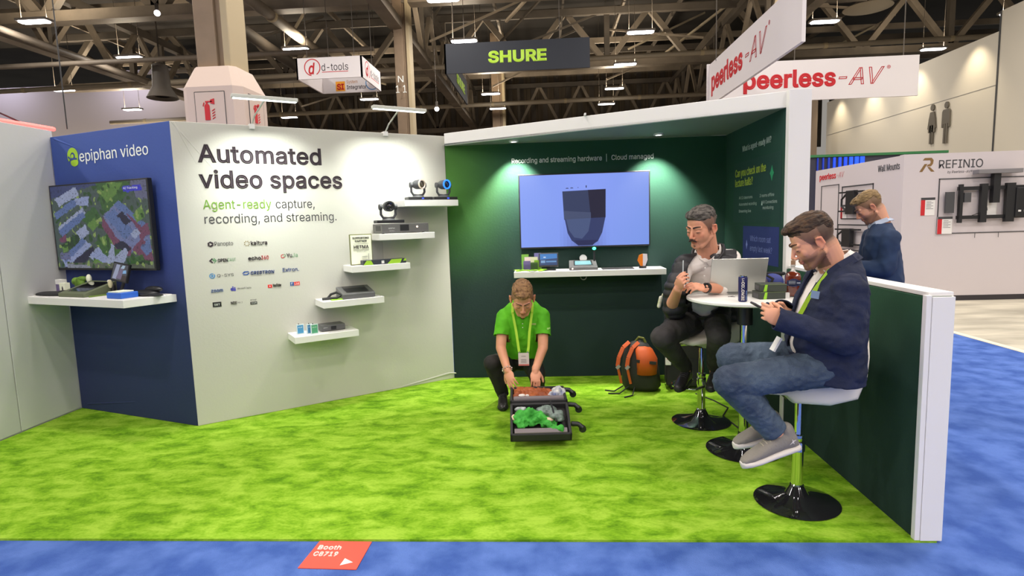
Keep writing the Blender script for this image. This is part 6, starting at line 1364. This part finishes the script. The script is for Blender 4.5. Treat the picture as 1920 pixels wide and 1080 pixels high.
hand(b, WRm, .45, spread=.06, thumb=(.7, .55, -.4)); WLm = wrist(wL, (.0, -.55, -.83), (.1, -.85, .45)); hand(b, WLm @ Matrix.Scale(1.1, 4), .65, thumb=(.7, .55, -.4))
hR, kR, aR = V((-.34, 5.12, .34)), V((-.485, 4.84, .395)), V((-.405, 4.95, .095)); hL, kL, aL = V((-.15, 5.12, .32)), V((-.105, 4.84, .30)), V((-.10, 5.10, .10))
limb(b, [hR, kR, aR, V((-.402, 4.90, .06))], [.07, .052, .038, .036]); limb(b, [hL, kL, aL, V((-.10, 5.06, .06))], [.07, .052, .038, .036])
me = voxel(b, .0045, 3); me.transform(Matrix.Translation(-base)); tint(me, srgb(216, 152, 120), Matrix.Translation(-base) @ M1, stubble=srgb(150, 104, 78), st=.3, fade=srgb(104, 74, 52)); me.materials.append(SKIN)
man1 = link('person', me, None, base, 0, 'all', 'man in a lime green polo shirt crouching over the open suitcase', 'person')
face_extras(M1, man1, base, mat('brow_brown', srgb(96, 68, 46), .8))
mk_hair(M1, man1, base, hair_mat('hair_blond', srgb(152, 116, 76), srgb(96, 66, 42)), [((-.018, 0, .076), (.090, .070, .056)), ((.048, 0, .088), (.042, .052, .024)), ((-.065, 0, .06), (.040, .056, .046))], .006, .0045, cut=lambda h: h.z < .035 + .45 * max(0, h.x), seed=4, stretch=(.4, 1, 1))
polo = mat('polo_lime', srgb(96, 188, 20), .8, c2=srgb(80, 168, 14), noise_scale=6, bump=.12, bump_scale=60)
b = MB(); torso(b, F1, R1)
b.cap(sR + V((.015, 0, -.008)), lerp(sR, eR, .72), .070, .068, seg=20); b.cap(sL - V((.015, 0, .008)), lerp(sL, eL, .72), .070, .068, seg=20); b.cap(V((-.25, 4.945, .865)), sR + V((.03, 0, .005)), .058, .064); b.cap(V((-.175, 4.945, .865)), sL - V((.03, 0, -.005)), .058, .064)
cp_ = lambda p: p.z > .928 or (p.z < .40) or (cutcap(p, lerp(sR, eR, .62), eR - sR, .10) and p.x < -.33) or (cutcap(p, lerp(sL, eL, .62), eL - sL, .10) and p.x > -.11) or (p.z > .77 and abs(p.x + .212) < .010 + (p.z - .77) * .5 and p.y < 4.87)
me = voxel(b, .006, 3, cut=cp_, disp=wrinkle(11, .008, 1)); piece('polo_shirt', shell(me, .004), man1, polo, base)
b = MB()
for s in (-1, 1): strip(b, [(-.212 + s * .018, 4.825, .800), (-.212 + s * .060, 4.838, .845), (-.212 + s * .090, 4.91, .905), (-.212 + s * .060, 4.99, .945), (-.212, 5.01, .952)], .045, .005, up=(s * .85, -.45, .3))
b.build('polo_collar', polo, man1, world=True, bevel=.001)
MB().ell((-.212, 4.808, .74), .004).ell((-.212, 4.800, .71), .004).build('buttons', white_pl, man1, world=True)
b = MB()
for s in (-1, 1): strip(b, [(-.212 + s * .03, 5.01, .965), (-.212 + s * .086, 4.93, .938), (-.212 + s * .082, 4.812, .84), (-.210 + s * .055, 4.765, .68), (-.207 + s * .042, 4.735, .56), (-.207 + s * .036, 4.722, .52)], .020, .003, up=(0, -1, .25))
b.build('lanyard', lanyard_m, man1, world=True)
b = MB(); [b.cap((-.207 + s * .036, 4.722, .525), (-.207 + s * .030, 4.720, .505), .004) for s in (-1, 1)]; b.build('lanyard_clips', chrome, man1, world=True)
MB().bb((-.251, 4.716, .405), (-.163, 4.720, .512)).build('badge', mat('badge_white', srgb(214, 200, 196), .5), man1, world=True); flat([rect(-.250, .406, .086, .012)], man1, (0, 4.7155, 0), (1, 0, 0), mat('badge_red', srgb(205, 110, 100), .5), 'badge_stripe', off=.001, thick=.0006)
text('MEMBER', man1, (-.225, 4.7155, .482), (1, 0, 0), .035, .007, text_grey, off=.001); flat([rect(-.23, .455 - .012 * i, .045, .003) for i in range(3)], man1, (0, 4.7155, 0), (1, 0, 0), text_grey, 'fine_print', off=.001, thick=.0006)
MB().box((-.125, 4.812, .735), (.05, .004, .014)).build('name_bar', mat('name_gold', srgb(150, 170, 90), .5), man1, world=True)
flat([disc(0, 0, .009), disc(.014, .004, .006)], man1, (-.005, 4.842, .69), (1, .3, 0), mat('logo_pale', srgb(170, 215, 120), .5), 'sleeve_logo', off=.012)
b = MB(); b.cap(hR, kR, .095, .072, seg=22); b.cap(kR, aR, .070, .050, seg=20); b.cap(hL, kL, .095, .072, seg=22); b.cap(kL, aL, .070, .055, seg=20); b.ell((-.245, 5.13, .37), (.17, .13, .11))
trs = mat('slacks_black', srgb(44, 40, 38), .85, c2=srgb(24, 22, 22), noise_scale=4)
me = voxel(b, .006, 3, cut=lambda p: cutcap(p, aR, aR - kR, .08), disp=wrinkle(12, .006, 3)); piece('trousers', shell(me, .004), man1, trs, base)
shoe(man1, base, (-.41, 4.985, .018), (-.395, 4.735, .014), (0, 0, 1), blk_l, black_m, w_=.046); shoe(man1, base, (-.10, 5.22, .10), (-.10, 5.04, .016), (0, -.3, 1), blk_l, black_m, w_=.046)
dd = (wR - eR).normalized(); b = MB()
for i in range(10):
    a = i * .628; x_ = dd.orthogonal().normalized(); y_ = dd.cross(x_); b.ell(wR - dd * .012 + (x_ * math.cos(a) + y_ * math.sin(a)) * .038, .008)
b.build('bracelet', mat('bracelet_silver', srgb(205, 185, 180), .25, .5), man1, world=True)
# contents of the suitcase
def put(name, label, cat_, m_, blobs, seed, amp=.012, vox=.006): return heap(name, label, cat_, m_, blobs, (sx, sy, .012), seed, amp, vox)
put('leather_bundle', 'rust brown folded leather bag in the deep half of the suitcase', 'bag', mat('suede_rust', srgb(168, 88, 40), .6, c2=srgb(130, 60, 24), noise_scale=9), [((-.07, .19, .20), (.15, .13, .07)), ((-.10, .22, .24), (.10, .09, .04)), ((.03, .18, .22), (.09, .11, .05)), ((-.04, .12, .235), (.10, .04, .03))], 3, .03)
put('white_clothes', 'crumpled white and blue clothes at the right of the deep half', 'clothes', mat('cloth_white_blue', srgb(212, 210, 200), .8, c2=srgb(110, 120, 160), noise_scale=16), [((.14, .20, .21), (.055, .11, .07)), ((.13, .14, .23), (.05, .06, .045)), ((.15, .26, .23), (.04, .06, .04))], 8, .03)
put('white_socks', 'small white rolled socks beside the grey band', 'clothes', cotton_w, [((-.13, .045, .275), (.026, .015, .012)), ((-.085, .04, .275), (.016, .012, .010))], 2, .004, .004)
def inlid(x_, y_, z_): q = lid.matrix_basis @ V((x_, y_, z_)); return (q.x, q.y, q.z)
gm = mat('cloth_bright_green', srgb(70, 172, 62), .8, c2=srgb(48, 140, 44), noise_scale=14)
put('green_shirts', 'bundle of bright green rolled shirts in the suitcase lid', 'clothes', gm, [(inlid(-.13, -.17, .012), (.06, .07, .035)), (inlid(-.08, -.13, .02), (.09, .06, .035)), (inlid(-.04, -.20, .012), (.055, .045, .03)), (inlid(.02, -.16, .016), (.06, .05, .03)), (inlid(.07, -.22, .010), (.07, .04, .026)), (inlid(.12, -.27, .006), (.06, .04, .02)), (inlid(-.12, -.24, .006), (.045, .04, .024))], 5, .03)
put('zip_pouch', 'grey green mesh pouch in the suitcase lid', 'pouch', mat('mesh_grey_green', srgb(120, 136, 128), .5, noise_amt=.5, noise_scale=30), [(inlid(.06, -.09, .022), (.075, .07, .028)), (inlid(.12, -.14, .020), (.055, .075, .028)), (inlid(.15, -.18, .012), (.035, .05, .022))], 6, .014)
MB().bar(inlid(.085, -.03, .052), inlid(.125, -.24, .045), .012, .006).build('pouch_strap', black_m, loc=(sx, sy, .012), label='black strap across the grey green pouch', cat='strap')
put('plastic_bag', 'small clear and white plastic bag at the upper left of the lid', 'bag', mat('plastic_pale', srgb(190, 196, 196), .3, c2=srgb(120, 124, 128), noise_scale=40), [(inlid(-.14, -.07, .012), (.045, .035, .018))], 7, .010, .005)
put('cream_cloth', 'cream cloth corner under the pouch', 'clothes', mat('cloth_cream', srgb(216, 190, 166), .8), [(inlid(.06, -.19, .022), (.05, .02, .018)), (inlid(-.18, -.15, .005), (.02, .05, .02))], 9, .006, .005)

# ---------- standing man behind the half wall ---------------------------------------------------
base = V((2.78, 5.0, 0)); F4 = V((-.92, .38, 0)).normalized(); L4 = V((0, 0, 1)).cross(F4)
M4 = frame((2.655, 5.005, 1.618), (-.78, .26, -.56), 1.04)
b = MB(); head(b, M4); nb = V((2.745, 4.985, 1.475)); b.cap(M4 @ V((-.035, 0, -.045)), nb, .062, .072, seg=20)
R4 = [((2.80, 4.99, .80), .150, .200), ((2.795, 4.99, .95), .140, .190), ((2.775, 4.995, 1.12), .140, .195), ((2.755, 4.99, 1.28), .130, .195), ((2.750, 4.985, 1.385), .110, .195), ((2.748, 4.985, 1.45), .085, .140), ((2.748, 4.985, 1.485), .070, .088)]
torso(b, F4, [(c, ra - .03, rb_ - .03) for c, ra, rb_ in R4])
sN = V((2.730, 4.825, 1.365)); eN = V((2.695, 4.80, 1.13)); wN = V((2.50, 4.93, 1.13)); sF = sN - L4 * -.0 + V((.07, .38, .0)); eF = V((2.75, 5.22, 1.13)); wF = V((2.56, 5.12, 1.14))
limb(b, [sN, eN, wN], [.05, .042, .030]); limb(b, [sF, eF, wF], [.05, .042, .030])
hand(b, wrist(wN, (-.8, .5, .1), (-.2, -.6, .7)) @ Matrix.Diagonal((1, -1, 1, 1)), .8); hand(b, wrist(wF, (-.9, .2, .1), (0, .5, .8)), .8)
for s in (-1, 1): q = V((2.80, 4.99, 0)) + L4 * s * .10; limb(b, [q + V((0, 0, .86)), q + V((0, 0, .48)) + F4 * .02, q + V((0, 0, .09)), q + V((0, 0, .05)) + F4 * .03], [.08, .055, .036, .036])
me = voxel(b, .0055, 2); me.transform(Matrix.Translation(-base)); tint(me, srgb(214, 156, 126), Matrix.Translation(-base) @ M4, stubble=srgb(110, 76, 52), st=.7, fade=srgb(112, 86, 58)); me.materials.append(SKIN)
man4 = link('person', me, None, base, 0, 'all', 'man in a navy jacket standing behind the low green wall, facing the neighbouring booth', 'person')
face_extras(M4, man4, base, mat('brow_brown', srgb(96, 68, 46), .8))
mk_hair(M4, man4, base, hair_mat('hair_sandy', srgb(158, 130, 88), srgb(100, 78, 50)), [((-.018, 0, .068), (.095, .074, .060)), ((.038, .0, .088), (.050, .058, .032)), ((.066, .0, .088), (.028, .045, .020)), ((-.07, 0, .045), (.042, .062, .058))], .004, .0045, cut=lambda h: h.z < .018 + .60 * max(0, h.x), seed=6, stretch=(.35, 1, 1))
b = MB(); torso(b, F4, R4); b.cap(sN, eN, .078, .066, seg=20); b.cap(eN, wN, .064, .050, seg=20); b.cap(sF, eF, .078, .066, seg=20); b.cap(eF, wF, .064, .050, seg=20)
c4_ = lambda p: p.z < .80 or p.z > 1.492 or cutcap(p, wN, wN - eN, .08) or cutcap(p, wF, wF - eF, .08) or (p.z > 1.43 and (V((p.x, p.y, 0)) - V((2.735, 4.99, 0))).length < .078)
me = voxel(b, .008, 3, cut=c4_, disp=wrinkle(9, .009, 2)); piece('jacket', shell(me, .006), man4, mat('wool_blue', srgb(36, 58, 92), .85, c2=srgb(28, 46, 76), noise_scale=6), base)
b = MB()
for s in (-1, 1):
    q = V((2.742, 4.99, 0)); strip(b, [q + F4 * .080 + L4 * s * .03 + V((0, 0, 1.445)), q + F4 * .04 + L4 * s * .082 + V((0, 0, 1.485)), q - F4 * .04 + L4 * s * .078 + V((0, 0, 1.515)), q - F4 * .078 + V((0, 0, 1.520))], .038, .006, up=tuple(F4 * .2 + L4 * s * .9 + V((0, 0, .3))))
b.build('shirt_collar', mat('cotton_pale_blue', srgb(176, 186, 206), .8), man4, world=True, bevel=.001)
b = MB()
for s in (-1, 1): q = V((2.80, 4.99, 0)) + L4 * s * .10; b.cap(q + V((0, 0, .84)), q + V((0, 0, .48)), .105, .08, seg=18); b.cap(q + V((0, 0, .48)), q + V((0, 0, .10)), .08, .065, seg=18)
piece('trousers', voxel(b, .01, 2, disp=wrinkle(8, .006)), man4, slacks, base)
for s in (-1, 1): q = V((2.80, 4.99, 0)) + L4 * s * .10; shoe(man4, base, q - F4 * .07 + V((0, 0, .002)), q + F4 * .20 + V((0, 0, .002)), (0, 0, 1), blk_l, black_m, w_=.048)
MB().box((2.47, 5.0, 1.19), (.05, .006, .035)).build('white_tag', white_pl, man4, world=True)
